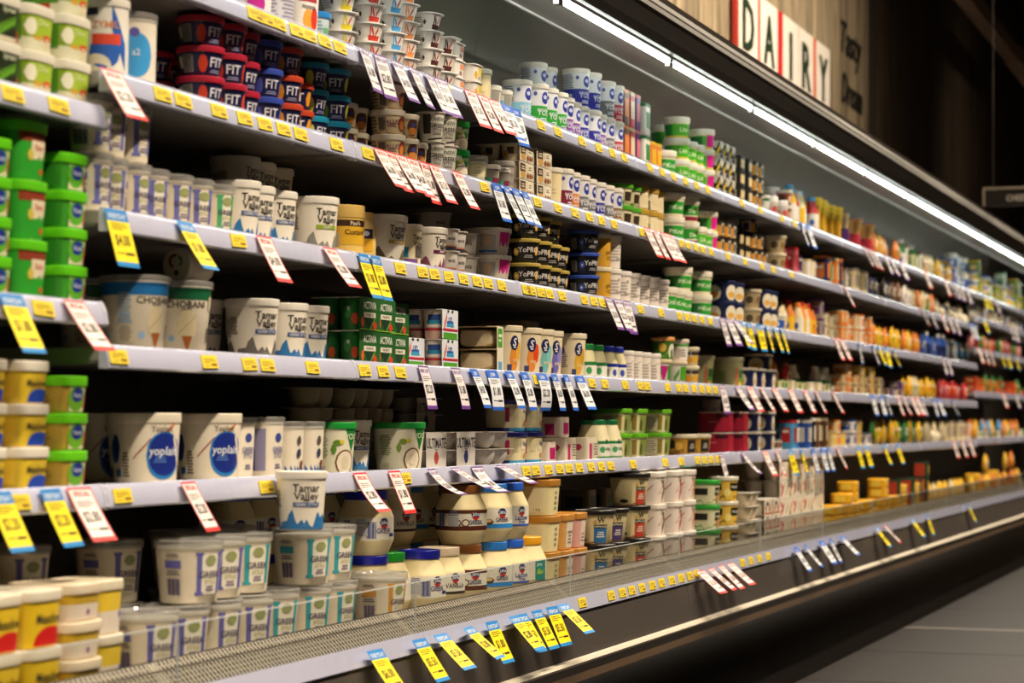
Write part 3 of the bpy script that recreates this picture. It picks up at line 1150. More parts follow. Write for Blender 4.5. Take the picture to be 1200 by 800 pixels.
greek('greek_purple', '#6a67ad', 'cream yogurt tub with purple column print')
greek('greek_teal', '#3fa3ad', 'cream yogurt tub with teal column print')
greek('greek_orange', '#d79a3c', 'cream yogurt tub with orange column print')
greek('greek_small', '#6d70b4', 'small cream yogurt pot with purple columns', 0.1095, 0.042, 2.0)
greek('greek_green', '#4fae74', 'small cream yogurt pot with green columns', 0.108, 0.044, 2.0)


def chob(key, ring, desc):
    T(key, 'yogurt_tub', desc, 'yogurt tub', 0.148, 0.066, 0.054, body='#ebe0ca', lid=('clear', '', 0.012, 0.004), decor=[
        ('B', ring, 0.80, 0.985), ('T', '#3a342c', 'CHOBANI', 0, 0.73, 0.0135), ('L', '#8a8074', 0, 0.66, 0.03, 0.004, 1),
        ('E', '#d8c9a4', 2, 0.42, 0.044, 0.062), ('Z', '#b9a67c', 2, 0.43, 0.036, 0.0, 1.0, 0.003), ('Y', '#a85f24', 2, 0.26, 0.022, 0.034),
        ('L', '#9db4cc', -62, 0.68, 0.030, 0.045, 7), ('L', '#8fb0d4', -62, 0.47, 0.03, 0.02, 3), ('Q', '#cfc3aa', -62, 0.25, 0.03, 0.034), ('L', '#7f7668', -62, 0.25, 0.026, 0.03, 6),
        ('E', '#8fb4dc', -30, 0.22, 0.014, 0.014), ('E', '#8fb4dc', -105, 0.22, 0.014, 0.014),
        ('Q', '#c9bca2', 58, 0.76, 0.014, 0.025), ('V', INK, 58, 0.28, 0.014, 0.03, 6)])


chob('chobani_blue', '#2272b4', 'cream yogurt tub with blue ring under clear lid')
chob('chobani_green', '#17603c', 'cream yogurt tub with dark green ring')


def fit(key, lid, fruit, desc):
    T(key, 'yogurt_pot', desc, 'yogurt pot', 0.062, 0.047, 0.038, body='#1e2150', lid=('flat', lid, 0.009, 0.004), decor=[
        ('T', '#e9e6ee', 'FIT', 0, 0.55, 0.019), ('L', '#9a9cc0', 0, 0.20, 0.036, 0.008, 2), ('E', fruit, 48, 0.5, 0.02, 0.034), ('E', fruit, -44, 0.48, 0.020, 0.036),
        ('Y', '#3f9a3a', -44, 0.98, 0.012, 0.008), ('Q', '#b8b2ac', -88, 0.5, 0.024, 0.036), ('V', INK, -88, 0.5, 0.022, 0.034, 11), ('Q', '#d0d4b0', -114, 0.55, 0.010, 0.024),
        ('T', '#e9e6ee', 'FIT', -165, 0.55, 0.017)])


fit('fit_red', '#b3263c', '#d8442a', 'navy yogurt pot with red lid')
fit('fit_blue', '#3a4fae', '#4a58b4', 'navy yogurt pot with blue lid')
fit('fit_orange', '#c8482c', '#e89a2c', 'navy yogurt pot with orange lid')
fit('fit_teal', '#1f8fb4', '#d6d84a', 'navy yogurt pot with teal lid')


def yopro(key, lid, fl, body, desc):
    T(key, 'yogurt_pot', desc, 'yogurt pot', 0.070, 0.048, 0.040, body=body, lid=('flat', lid, 0.006, 0.004), decor=[
        ('T', '#e6e2da', 'YoPRO', 0, 0.60, 0.0145), ('L', '#a8a49c', 0, 0.30, 0.034, 0.010, 2), ('E', fl, 38, 0.55, 0.018, 0.026), ('E', fl, -50, 0.5, 0.018, 0.022), ('E', '#f0e8d0', -50, 0.5, 0.006, 0.008),
        ('Q', '#b9b5b0', -88, 0.45, 0.022, 0.034), ('V', INK, -88, 0.45, 0.02, 0.032, 10)])


yopro('yopro_black', '#b8a04c', '#d8a848', '#171617', 'black yogurt pot with gold rim')
yopro('yopro_blue', '#3a55b0', '#3a5ac0', '#14161f', 'black yogurt pot with blue lid')

T('yoplait', 'yogurt_tub', 'large white square tub with blue swirl', 'yogurt tub', 0.138, 0.066, 0.058, n=2.9, body='#e9dfca', lid=('flat', '#e9dfca', 0.016, 0.002), decor=[
    ('E', '#2a7fc8', 8, 0.44, 0.088, 0.094), ('E', '#1c2f8a', 9, 0.46, 0.080, 0.084), ('T', '#e6ecf4', 'yoplait', 6, 0.52, 0.017, 0.1), ('Z', '#e6dcc8', 36, 0.5, 0.022, 0.0, -3.2, 0.022),
    ('L', '#5a82c8', 0, 0.38, 0.03, 0.014, 3), ('Z', '#a8433a', -34, 0.56, 0.036, 0.0, 1.1, 0.0035), ('T', '#5a4a3c', 'Yoplait', 2, 0.88, 0.012), ('Z', '#d8742c', 20, 0.9, 0.014, 0, 1.0, 0.006),
    ('E', '#2f5f98', -92, 0.52, 0.03, 0.05), ('E', '#1c2f6a', -88, 0.58, 0.026, 0.05), ('Q', '#2f5f98', -84, 0.16, 0.016, 0.014), ('V', INK, -112, 0.16, 0.02, 0.02, 6), ('L', '#6a5f54', -64, 0.3, 0.018, 0.05, 8)])

T('carton_purple', 'yogurt_tub', 'square cream tub with purple panel', 'yogurt tub', 0.132, 0.050, 0.045, n=4, body='#e6dcc8', lid=('clear', '', 0.012, 0.002), decor=[
    ('Q', '#8a86a8', -90, 0.5, 0.086, 0.092), ('Q', '#2c1f6a', -86, 0.5, 0.022, 0.092), ('Q', '#d4cabc', -86, 0.66, 0.012, 0.036), ('Q', '#d4cabc', -86, 0.42, 0.012, 0.010),
    ('E', '#3a4a94', 0, 0.72, 0.03, 0.02), ('T', '#5a5a94', 'GREEK', 0, 0.5, 0.012), ('T', '#5a5a94', 'STYLE', 0, 0.4, 0.010), ('L', '#6a6a94', 0, 0.2, 0.03, 0.012, 2)])
T('carton_stripe', 'yogurt_tub', 'square cream tub with blue striped foot', 'yogurt tub', 0.122, 0.046, 0.042, n=4, body='#e6dcc8', lid=('clear', '', 0.012, 0.002), decor=[
    ('Q', '#b9b4ae', -90, 0.72, 0.046, 0.036), ('Q', '#b9b4ae', -90, 0.42, 0.046, 0.032)] + [('Z', '#3a64a8', -112 + 15 * i, 0.09, 0.009, 0.0, -1.6, 0.014) for i in range(11)] + [
    ('E', '#5a5048', -4, 0.72, 0.02, 0.020), ('E', '#3a3f5a', -4, 0.46, 0.02, 0.020), ('Y', '#7a3f1c', 14, 0.3, 0.014, 0.03)])


def coconut(key, side, desc, h, r, text='VOOL'):
    T(key, 'yogurt_tub', desc, 'yogurt tub', h, r, r * 0.86, n=2.4, body='#e6e2c8', lid=('flat', '#1f9a3c', 0.012, 0.003), decor=[
        ('Y', '#1f7a34', 16, 0.99, 0.05, h * 0.48), ('T', '#dfe8c4', text, 18, 0.80, h * 0.11), ('E', '#7a4a2c', -8, 0.24, 0.054, h * 0.5), ('E', '#ece0c8', -8, 0.24, 0.046, h * 0.44),
        ('E', '#ddd0b4', -8, 0.24, 0.026, h * 0.24), ('E', side, -36, 0.66, 0.022, h * 0.12), ('E', side, -46, 0.52, 0.014, h * 0.2), ('E', '#e0c83c', -22, 0.68, 0.014, h * 0.09),
        ('L', '#8fa07a', -82, 0.58, 0.036, h * 0.44, 11), ('Q', '#c4c8a8', -82, 0.12, 0.02, h * 0.08)])


coconut('coconut_tall', '#5f8a2c', 'green-lidded tub with halved coconut picture', 0.120, 0.050)
coconut('coconut_big', '#7f9a3c', 'large green-lidded tub with vanilla coconut picture', 0.120, 0.062)
coconut('coconut_small', '#5f8a2c', 'small green coconut yogurt pot', 0.076, 0.034)

JALNA = {'green': ('#2fa534', 'white pot with green yogurt band'), 'blue': ('#2b2f9c', 'white pot with royal blue yogurt band'), 'sky': ('#8cc4dc', 'white pot with sky blue band'),
         'red': ('#c02c34', 'white pot with red band'), 'grey': ('#6e6e70', 'white pot with grey band'), 'maroon': ('#7a2036', 'white pot with maroon band'),
         'orange': ('#d8822c', 'white pot with orange band'), 'brown': ('#8a6a2c', 'white pot with brown band'), 'purple': ('#8a4aa8', 'white pot with purple band')}
for kcol, (cc, dd) in JALNA.items():
    T('jalna_' + kcol, 'yogurt_pot', dd, 'yogurt pot', 0.120, 0.042, 0.038, body='#e4e2e4', lid=('flat', '#ece4d6', 0.010, 0.003), decor=[
        ('B', cc, 0.03, 0.50), ('E', '#2f3a94', 8, 0.72, 0.032, 0.036), ('E', '#c9cce4', 6, 0.74, 0.018, 0.012), ('E', '#4a54a0', -42, 0.82, 0.012, 0.012),
        ('T', '#eceaf0', 'YOG', 0, 0.32, 0.015), ('T', '#eceaf0', 'NATURAL', 0, 0.40, 0.007), ('L', '#e6e4ea', 0, 0.14, 0.036, 0.012, 2), ('L', '#8a8a98', -88, 0.72, 0.042, 0.046, 8),
        ('V', '#dcdad8', -80, 0.22, 0.02, 0.03, 7)])

WP = {'yellow': ('#d8c42c', 'yellow'), 'red': ('#c83a30', 'red'), 'sky': ('#4a9ad0', 'sky blue'), 'orange': ('#e08a50', 'orange'), 'black': ('#4a2420', 'brown'), 'plain': ('#d4cdc2', 'pale grey')}
for kcol, (cc, nm) in WP.items():
    T('flatpot_' + kcol, 'yogurt_pot', 'white foil-topped yogurt pot with %s square print' % nm, 'yogurt pot', 0.0455, 0.040, 0.029, n=2.6, body='#ebe4dc', lid=('foil', '#efe9e2', 0.002, 0.006), decor=[
        ('Q', '#e6dcd0', 0, 0.5, 0.03, 0.034), ('Q', cc, 0, 0.24, 0.03, 0.012), ('Z', cc, -9, 0.58, 0.008, 0, -2.2, 0.012), ('Z', '#b84a38', 9, 0.58, 0.008, 0, 2.2, 0.012),
        ('Q', cc, -20, 0.5, 0.003, 0.034), ('E', '#4a403a', -62, 0.5, 0.008, 0.012), ('L', '#a89e94', -92, 0.5, 0.03, 0.028, 5)])

T('cream_tub', 'dessert_tub', 'cream dessert tub with amber fruit print', 'dessert tub', 0.0605, 0.042, 0.037, body='#e2cfa4', lid=('flat', '#e6dcc8', 0.010, 0.003), decor=[
    ('N', '#a8742c', 0.0, 0.22, 5), ('E', '#7a2f1c', 22, 0.52, 0.03, 0.036), ('E', '#c8742c', 22, 0.45, 0.02, 0.022), ('Q', '#b9a888', -60, 0.5, 0.02, 0.034), ('V', INK, -60, 0.5, 0.018, 0.03, 8), ('T', '#7a4a5a', 'VALLEY', -24, 0.6, 0.010),
    ('L', '#8a5a5a', -24, 0.42, 0.03, 0.010, 2), ('L', '#8a6f54', -100, 0.5, 0.03, 0.04, 5)])
T('cream_pot', 'dessert_pot', 'small cream dessert pot with brown oval', 'dessert pot', 0.061, 0.038, 0.033, body='#dfc99c', lid=('flat', '#e2d8c2', 0.009, 0.003), decor=[
    ('E', '#54302a', -6, 0.55, 0.036, 0.044), ('E', '#c07a34', -6, 0.36, 0.03, 0.018), ('E', '#3a4a8a', -6, 0.66, 0.016, 0.010), ('L', '#8a7458', -62, 0.5, 0.026, 0.034, 5), ('N', '#8a5a2c', 0, 0.16, 2)])
T('greek_cup', 'yogurt_cup', 'white paper cup with black GREEK lettering', 'yogurt cup', 0.076, 0.036, 0.028, body='#e2ddd0', lid=('foil', '#dcd6c8', 0.002, 0.004), decor=[
    ('T', '#241f24', 'GREEK', -18, 0.55, 0.0105), ('T', '#4a444a', 'STYLE', -18, 0.40, 0.007), ('T', '#6f7a68', 'UNSW', -18, 0.78, 0.010), ('L', '#7a746c', -18, 0.27, 0.03, 0.007, 2), ('Z', '#241f24', -18, 0.10, 0.05, 0, 0.15, 0.004),
    ('Q', '#3a3634', -72, 0.6, 0.02, 0.05), ('T', '#241f24', 'GREEK', 70, 0.55, 0.012)])
T('dome_cup', 'dessert_cup', 'clear domed cup with granola top', 'dessert cup', 0.076, 0.032, 0.026, body='#e0dcb8', lid=('clear', '', 0.018, 0.004), decor=[('B', '#dcd4a8', 0.3, 0.9), ('L', '#a8a082', -40, 0.6, 0.024, 0.02, 3)])
T('label_cup', 'yogurt_cup', 'cream cup with green and wine label', 'yogurt cup', 0.062, 0.033, 0.028, body='#e4d4b4', lid=('flat', '#e4dccc', 0.008, 0.003), decor=[
    ('Q', '#8a8478', -10, 0.72, 0.04, 0.026), ('Q', '#3f9a7a', -34, 0.36, 0.034, 0.014), ('Q', '#7a2a44', 14, 0.36, 0.034, 0.014)])
T('teal_cup', 'yogurt_cup', 'white cup with sky blue and orange print', 'yogurt cup', 0.080, 0.042, 0.037, body='#e8dccc', lid=('flat', '#ece4d6', 0.010, 0.003), decor=[
    ('B', '#dc7a34', 0.0, 0.16), ('Q', '#5ab4d4', -34, 0.55, 0.014, 0.02), ('Q', '#c43a34', -30, 0.34, 0.012, 0.014), ('Q', '#9a948c', 0, 0.6, 0.03, 0.04)])
T('fruit_tub', 'yogurt_tub', 'white tub with peach and red fruit print', 'yogurt tub', 0.105, 0.046, 0.042, n=3, body='#ece2d6', lid=('flat', '#ece2d6', 0.010, 0.002), decor=[
    ('E', '#e8a43c', -10, 0.35, 0.034, 0.05), ('E', '#d83a2c', 16, 0.4, 0.026, 0.05), ('Q', '#b83a48', -10, 0.85, 0.06, 0.012), ('T', '#5a4a44', 'noosa', -8, 0.68, 0.012)])
T('pink_tub', 'yogurt_tub', 'white tub with magenta splash', 'yogurt tub', 0.105, 0.046, 0.042, n=3, body='#ece2dc', lid=('flat', '#ece4dc', 0.010, 0.002), decor=[('E', '#c02a8a', -20, 0.3, 0.05, 0.045), ('L', '#8a7f84', -86, 0.5, 0.04, 0.05, 6)])
T('violet_tub', 'yogurt_tub', 'white tub with violet lid and fine print', 'yogurt tub', 0.098, 0.046, 0.042, body='#dcd6dc', lid=('flat', '#5a4aa8', 0.010, 0.003), decor=[('L', '#9a94a8', -70, 0.5, 0.06, 0.07, 9), ('L', '#9a94a8', 10, 0.5, 0.05, 0.06, 7)])
T('bluecap_cup', 'yogurt_cup', 'pale cup with bright blue lid', 'yogurt cup', 0.070, 0.036, 0.031, body='#cfdce0', lid=('flat', '#2f84cc', 0.010, 0.003), decor=[('L', '#7fa0a8', -40, 0.5, 0.036, 0.04, 5), ('Q', '#6fae7a', 10, 0.4, 0.02, 0.02)])
T('mini_box', 'dessert_box', 'small white dessert box with fruit print', 'dessert box', 0.046, 0.036, 0.033, n=5, body='#e8ded2', lid=('foil', '#ece4da', 0.002, 0.004), decor=[
    ('Q', '#e08a5a', 10, 0.7, 0.03, 0.014), ('E', '#7a2a24', -12, 0.3, 0.008, 0.014), ('E', '#7a2a24', 4, 0.3, 0.008, 0.014), ('Q', '#d8b03c', -90, 0.4, 0.03, 0.02)])
T('mini_box_yellow', 'dessert_box', 'small white dessert box with yellow corner', 'dessert box', 0.046, 0.036, 0.033, n=5, body='#e8ded2', lid=('foil', '#ece4da', 0.002, 0.004), decor=[
    ('Q', '#e8c82c', 20, 0.65, 0.03, 0.022), ('E', '#e0a82c', -26, 0.4, 0.018, 0.022), ('E', '#7a2a24', 6, 0.25, 0.008, 0.012)])
T('mini_box_orange', 'dessert_box', 'small white dessert box with caramel side', 'dessert box', 0.046, 0.036, 0.033, n=5, body='#e8ded2', lid=('foil', '#ece4da', 0.002, 0.004), decor=[
    ('Q', '#b8682c', -90, 0.5, 0.055, 0.034), ('Q', '#e8b48a', 0, 0.5, 0.05, 0.03)])

# bottles in the far left of the second shelf
T('milk_red', 'milk_bottle', 'tall white tub with blue swirl and red band', 'yogurt tub', 0.150, 0.044, 0.042, body='#ebe6da', lid=('flat', '#ece6da', 0.012, 0.003), decor=[
    ('E', '#2b5fb4', -50, 0.34, 0.062, 0.060), ('Z', '#2b5fb4', -10, 0.55, 0.03, 0, -2.5, 0.05), ('Q', '#d8482c', -44, 0.52, 0.056, 0.020), ('T', '#d8905c', 'ZYMIL', -46, 0.72, 0.013), ('Q', '#2a2a44', -84, 0.90, 0.03, 0.014), ('E', '#ebe0c4', -72, 0.14, 0.06, 0.05)])
T('milk_sky', 'milk_bottle', 'tall white tub with bright blue disc', 'yogurt tub', 0.142, 0.046, 0.043, body='#ebe2d0', lid=('clear', '', 0.014, 0.002), decor=[
    ('E', '#3f9ad8', -26, 0.46, 0.068, 0.086), ('E', '#5a54a8', -30, 0.80, 0.022, 0.018), ('T', '#dfeaf4', 'a2', -26, 0.5, 0.012), ('E', '#7a3a54', -76, 0.26, 0.012, 0.012)])
T('milk_blue', 'milk_bottle', 'tall blue and white tub partly hidden at left', 'yogurt tub', 0.160, 0.044, 0.042, body='#2f66b8', lid=('flat', '#e8e4da', 0.012, 0.003), decor=[('A', '#dcd8d0', -40, 0.0, 0.06, 0.06), ('E', '#d8642c', -20, 0.3, 0.03, 0.03)])

# margarine and spreads of the left bay
def spread(key, body, lid, desc, h, r, asp, decor):
    T(key, 'spread_tub', desc, 'spread tub', h, r, r * 0.92, n=4.5, asp=asp, body=body, lid=('flat', lid, 0.014, 0.003), decor=decor)


spread('marg_lime', '#8fb02c', '#e6e0cc', 'lime green spread tub with white lid', 0.081, 0.066, 0.80, [
    ('B', '#d8d4b4', 0.0, 0.34), ('Q', '#a4c034', 0, 0.66, 0.09, 0.040), ('T', '#dce4a0', 'Olive', 0, 0.78, 0.012), ('Q', '#d8a43c', -14, 0.22, 0.022, 0.026), ('Q', '#d84a2c', 14, 0.24, 0.024, 0.030), ('L', '#f0d8a8', 14, 0.26, 0.018, 0.018, 3), ('E', '#e8e4c8', -30, 0.62, 0.03, 0.03),
    ('Q', '#4f8a24', -90, 0.6, 0.10, 0.044), ('Q', '#b83024', -74, 0.24, 0.03, 0.034)])
spread('marg_leaf', '#2f4a20', '#e0dac8', 'dark green spread tub with fern leaf', 0.081, 0.066, 0.80, [
    ('Q', '#26301a', 0, 0.5, 0.09, 0.05), ('Z', '#6aa82c', -4, 0.36, 0.055, 0, 0.55, 0.004)] + [('E', '#6fb02c', -24 + 8 * i, 0.30 + 0.055 * i, 0.007, 0.020) for i in range(6)] + [('T', '#cfd4b4', 'Spread', 0, 0.85, 0.010), ('B', '#cfc8ac', 0, 0.15), ('Q', '#b83024', 30, 0.2, 0.014, 0.02), ('L', '#a8b080', -90, 0.6, 0.07, 0.03, 4)])
spread('green_big', '#2f9a2c', '#5fc81c', 'large green spread tub with cream panel', 0.104, 0.066, 0.82, [
    ('Q', '#8a3a24', 0, 0.86, 0.10, 0.018), ('Q', '#e2d4b4', 12, 0.40, 0.052, 0.070), ('T', '#c86a5a', 'Dairy', 12, 0.66, 0.009), ('Y', '#d83a2c', 20, 0.24, 0.012, 0.016), ('E', '#c8b84a', -12, 0.5, 0.02, 0.02), ('E', '#c8b84a', -90, 0.4, 0.03, 0.03), ('Q', '#1f7a24', -90, 0.5, 0.09, 0.06)])
spread('green_small', '#3f9a2c', '#62cc1a', 'green spread tub with blue oval badge', 0.0675, 0.062, 0.80, [
    ('Q', '#e0d8b4', 8, 0.5, 0.070, 0.048), ('E', '#5fae2c', 0, 0.55, 0.058, 0.046), ('E', '#1f2f8a', 2, 0.62, 0.040, 0.026), ('T', '#c8d4ec', 'Nutel', 2, 0.62, 0.009), ('Q', '#c85a4a', 28, 0.4, 0.010, 0.024), ('Q', '#2f8a24', -90, 0.5, 0.09, 0.04)])
spread('gold_small', '#b89a3c', '#6cd41c', 'golden spread tub with lime lid', 0.0675, 0.062, 0.80, [
    ('Q', '#e0d4ac', 8, 0.5, 0.070, 0.048), ('E', '#6fae2c', 0, 0.5, 0.060, 0.046), ('E', '#1f2f8a', 2, 0.62, 0.042, 0.026), ('T', '#c8d4ec', 'Nutel', 2, 0.62, 0.009), ('Q', '#c85a4a', 28, 0.4, 0.010, 0.024), ('L', '#8a7430', -90, 0.5, 0.07, 0.03, 4)])
spread('yellow_blue', '#e6c636', '#efe8d8', 'yellow spread tub with blue arc', 0.0755, 0.066, 0.82, [
    ('T', '#3a2f24', 'Meadowlea', 6, 0.60, 0.0125, 0.1), ('A', '#1f48b4', 10, 0.04, 0.085, 0.024), ('Q', '#e8c23c', -90, 0.5, 0.10, 0.04), ('T', '#3a2f24', 'Meadow', -90, 0.7, 0.012), ('A', '#c8301c', -90, 0.05, 0.05, 0.022)])
spread('yellow_red', '#e0bd22', '#ece2cc', 'yellow spread tub with red arc', 0.098, 0.072, 0.85, [
    ('T', '#3a3428', 'Meadow', 4, 0.60, 0.017, 0.15), ('A', '#c81414', 8, 0.05, 0.11, 0.032), ('Q', '#dcb42c', -90, 0.5, 0.10, 0.05), ('T', '#3a3428', 'lea', -90, 0.6, 0.017, 0.15), ('A', '#c81414', -90, 0.05, 0.06, 0.032)])
spread('yellow_white', '#dcb62e', '#ecdcc0', 'flat yellow spread tub with white label', 0.066, 0.070, 0.82, [('B', '#e0d2c0', 0.0, 0.58), ('Q', '#d09a24', -90, 0.8, 0.10, 0.016), ('E', '#8a4a84', 0, 0.3, 0.012, 0.012)])
spread('yellow_tall', '#e2c238', '#ece0c4', 'tall yellow spread tub with white lower label', 0.098, 0.060, 0.82, [('B', '#ddd0c0', 0.0, 0.50), ('E', '#6a6aa8', 26, 0.42, 0.014, 0.016)])


# big-shouldered jars on the bottom deck
def jar(key, lid, band, desc, words, extra=()):
    T(key, 'yogurt_jar', desc, 'yogurt jar', 0.157, 0.06, 0.05, n=2.7, body='#e8d8a8', lid=('flat', lid, 0.018, 0.003), prof=[
        (0, 0.046), (0.02, 0.049), (0.24, 0.0615), (0.26, 0.0625), (0.68, 0.0625), (0.70, 0.0615), (0.95, 0.047), (1.0, 0.047)],
      decor=[('B', '#e2dccc', 0.275, 0.665)] + ([('B', band, 0.275, 0.36)] if band else []) + [
        ('E', '#1f2a5a', -6, 0.58, 0.032, 0.022), ('T', '#e6e6ee', 'Jalna', -6, 0.585, 0.009), ('Y', '#b83024', -6, 0.53, 0.03, 0.012)] +
        [('T', c, t, -6, z, s) for (t, z, s, c) in words] + list(extra) + [
        ('L', '#7a8ab0', -62, 0.60, 0.03, 0.014, 3), ('Q', '#b4b4b8', -62, 0.44, 0.03, 0.024), ('V', '#3a4a8a', -96, 0.48, 0.022, 0.04, 7), ('E', '#1f2a5a', -140, 0.58, 0.03, 0.02)])


jar('jar_coconut', '#7a4a24', '#5a2c1c', 'brown-lidded cream yogurt jar with coconut label', [('GREEK', 0.43, 0.011, '#2a2f5a')],
    [('B', '#5a2c1c', 0.60, 0.665), ('E', '#5a3a24', -34, 0.42, 0.024, 0.020), ('E', '#e6dcc4', -34, 0.42, 0.018, 0.014), ('E', '#5a3a24', -52, 0.42, 0.022, 0.018), ('E', '#e6dcc4', -52, 0.42, 0.016, 0.012)])
jar('jar_blue', '#2a72c0', '#2f84cc', 'blue-lidded cream yogurt jar with bowl label', [('GREEK', 0.44, 0.011, '#2a2f5a')],
    [('E', '#4a3f2c', -44, 0.40, 0.03, 0.016), ('E', '#d8b878', -44, 0.42, 0.022, 0.009)])
jar('jar_lactose', '#2a5fc8', None, 'blue-lidded cream yogurt jar with lavender label', [('Lactose', 0.44, 0.013, '#2a3a8a'), ('Free', 0.36, 0.011, '#2a3a8a')],
    [('B', '#3a5ab8', 0.275, 0.31), ('Q', '#a8acc8', -50, 0.48, 0.03, 0.05)])
jar('jar_navy', '#1c22a0', None, 'navy-lidded cream yogurt jar with barcode side', [('GREEK', 0.44, 0.012, '#2a2f7a')], [('Q', '#2a2f8a', 20, 0.36, 0.02, 0.008), ('V', '#3a4a8a', -40, 0.45, 0.026, 0.04, 8)])
jar('jar_vanilla', '#e6d2b4', None, 'cream-lidded yogurt jar with VANILLA label', [('VANILLA', 0.43, 0.012, '#2a241c')], [('B', '#2f2418', 0.275, 0.32), ('E', '#e6d8a8', -50, 0.4, 0.03, 0.02)])
jar('jar_yellow', '#e8a41c', None, 'yellow-lidded yogurt jar with green label', [('Bio', 0.42, 0.012, '#b8d84a')], [('Q', '#1f8a7a', 0, 0.46, 0.05, 0.055), ('Q', '#1f8a7a', -62, 0.46, 0.03, 0.055), ('T', '#b8d84a', 'Bio', 0, 0.44, 0.014)])
jar('jar_green', '#1f8a2c', None, 'green-lidded cream yogurt jar', [('LITE', 0.43, 0.012, '#1f6a2c')])

T('gold_tub', 'custard_tub', 'square cream tub with bronze lid', 'dessert tub', 0.1048, 0.054, 0.048, n=4, body='#dccf9c', lid=('flat', '#b07a2c', 0.015, 0.003), decor=[('T', '#5a5040', '1 KG', -78, 0.2, 0.007), ('Q', '#e0d4a8', -90, 0.5, 0.08, 0.07), ('L', '#8a7f60', 0, 0.5, 0.02, 0.06, 4)])
T('gold_tub_orange', 'custard_tub', 'orange sided tub with bronze lid', 'dessert tub', 0.1048, 0.052, 0.046, n=4, body='#cf9a54', lid=('flat', '#c0863a', 0.015, 0.003), decor=[('Q', '#d8ccb4', 0, 0.5, 0.06, 0.075), ('T', '#5a4a3c', 'custard', 0, 0.6, 0.01), ('L', '#7a6a54', 0, 0.35, 0.03, 0.03, 3)])
T('gold_tub_pink', 'custard_tub', 'pink sided tub with bronze lid', 'dessert tub', 0.1048, 0.052, 0.046, n=4, body='#d4a096', lid=('flat', '#c0863a', 0.015, 0.003), decor=[('Q', '#dccab8', 0, 0.5, 0.04, 0.075), ('L', '#7a6a64', 0, 0.35, 0.03, 0.03, 3)])


def gipps(key, col, desc):
    T(key, 'yogurt_tub', desc, 'yogurt tub', 0.1048, 0.060, 0.050, n=2.6, body='#dccb98', lid=('flat', '#1a1816', 0.010, 0.006), decor=[
        ('Q', '#1c1916', -16, 0.58, 0.048, 0.012), ('T', '#d8d0b8', 'GIPPSLAND', -16, 0.58, 0.0065), ('Q', col, -16, 0.28, 0.044, 0.044), ('L', '#d8d0c0', -16, 0.32, 0.03, 0.02, 3),
        ('T', '#1c1916', 'W', -16, 0.8, 0.018), ('E', '#c89a3c', -36, 0.72, 0.012, 0.012), ('E', '#1c1916', -80, 0.16, 0.03, 0.012), ('N', '#a8641c', 0.0, 0.1, 4)])


gipps('gipps_red', '#b8402c', 'black-lidded cream yogurt tub with red label')
gipps('gipps_blue', '#2f6a9c', 'black-lidded cream yogurt tub with blue label')
gipps('gipps_purple', '#4a3a6a', 'black-lidded cream yogurt tub with purple label')
for key, c, nm in (('stick_brown', '#8a6a4a', 'brown'), ('stick_red', '#c03a2c', 'red'), ('stick_orange', '#d0823c', 'orange')):
    T(key, 'yogurt_tub', 'pinkish white lidded tub with %s stroke' % nm, 'yogurt tub', 0.1048, 0.050, 0.045, n=3.5, body='#e0d2c6', lid=('flat', '#e8e0d4', 0.013, 0.003), decor=[
        ('T', '#4a3a34', 'Yopl', -6, 0.82, 0.013), ('Z', c, 8, 0.36, 0.026, 0, 1.6, 0.030), ('Z', c, 4, 0.66, 0.022, 0, -1.6, 0.022), ('Z', '#8a4a40', -24, 0.5, 0.03, 0, 0.9, 0.003), ('L', c, -10, 0.4, 0.03, 0.003, 1), ('Z', '#8a4a40', -90, 0.4, 0.06, 0, 0.9, 0.0035)])
T('lid_green_veg', 'dip_tub', 'green-lidded dip tub with black brand stripe', 'dip tub', 0.090, 0.054, 0.048, n=3.5, body='#d4cfa8', lid=('flat', '#2f9a34', 0.011, 0.003), decor=[
    ('Q', '#1c1c16', -10, 0.62, 0.05, 0.03), ('T', '#d8d4c0', 'Wattle', -10, 0.62, 0.011, 0.2), ('N', '#4f9a2c', 0, 0.3, 3), ('E', '#b86a34', -10, 0.28, 0.03, 0.034), ('Q', '#1c1c16', -90, 0.62, 0.05, 0.024)])
T('yellow_black', 'dip_tub', 'yellow dip tub with black blotch and white lid', 'dip tub', 0.092, 0.050, 0.045, n=2.6, body='#d8b044', lid=('flat', '#dcd6c4', 0.010, 0.003), decor=[
    ('Q', '#1c1a18', 0, 0.66, 0.05, 0.03), ('T', '#d8d4c0', 'Wattle', 0, 0.66, 0.01, 0.2), ('N', '#1c1a18', 0, 0.3, 6), ('E', '#e4cf7a', -40, 0.4, 0.03, 0.03), ('Q', '#1c1a18', -90, 0.66, 0.04, 0.025)])

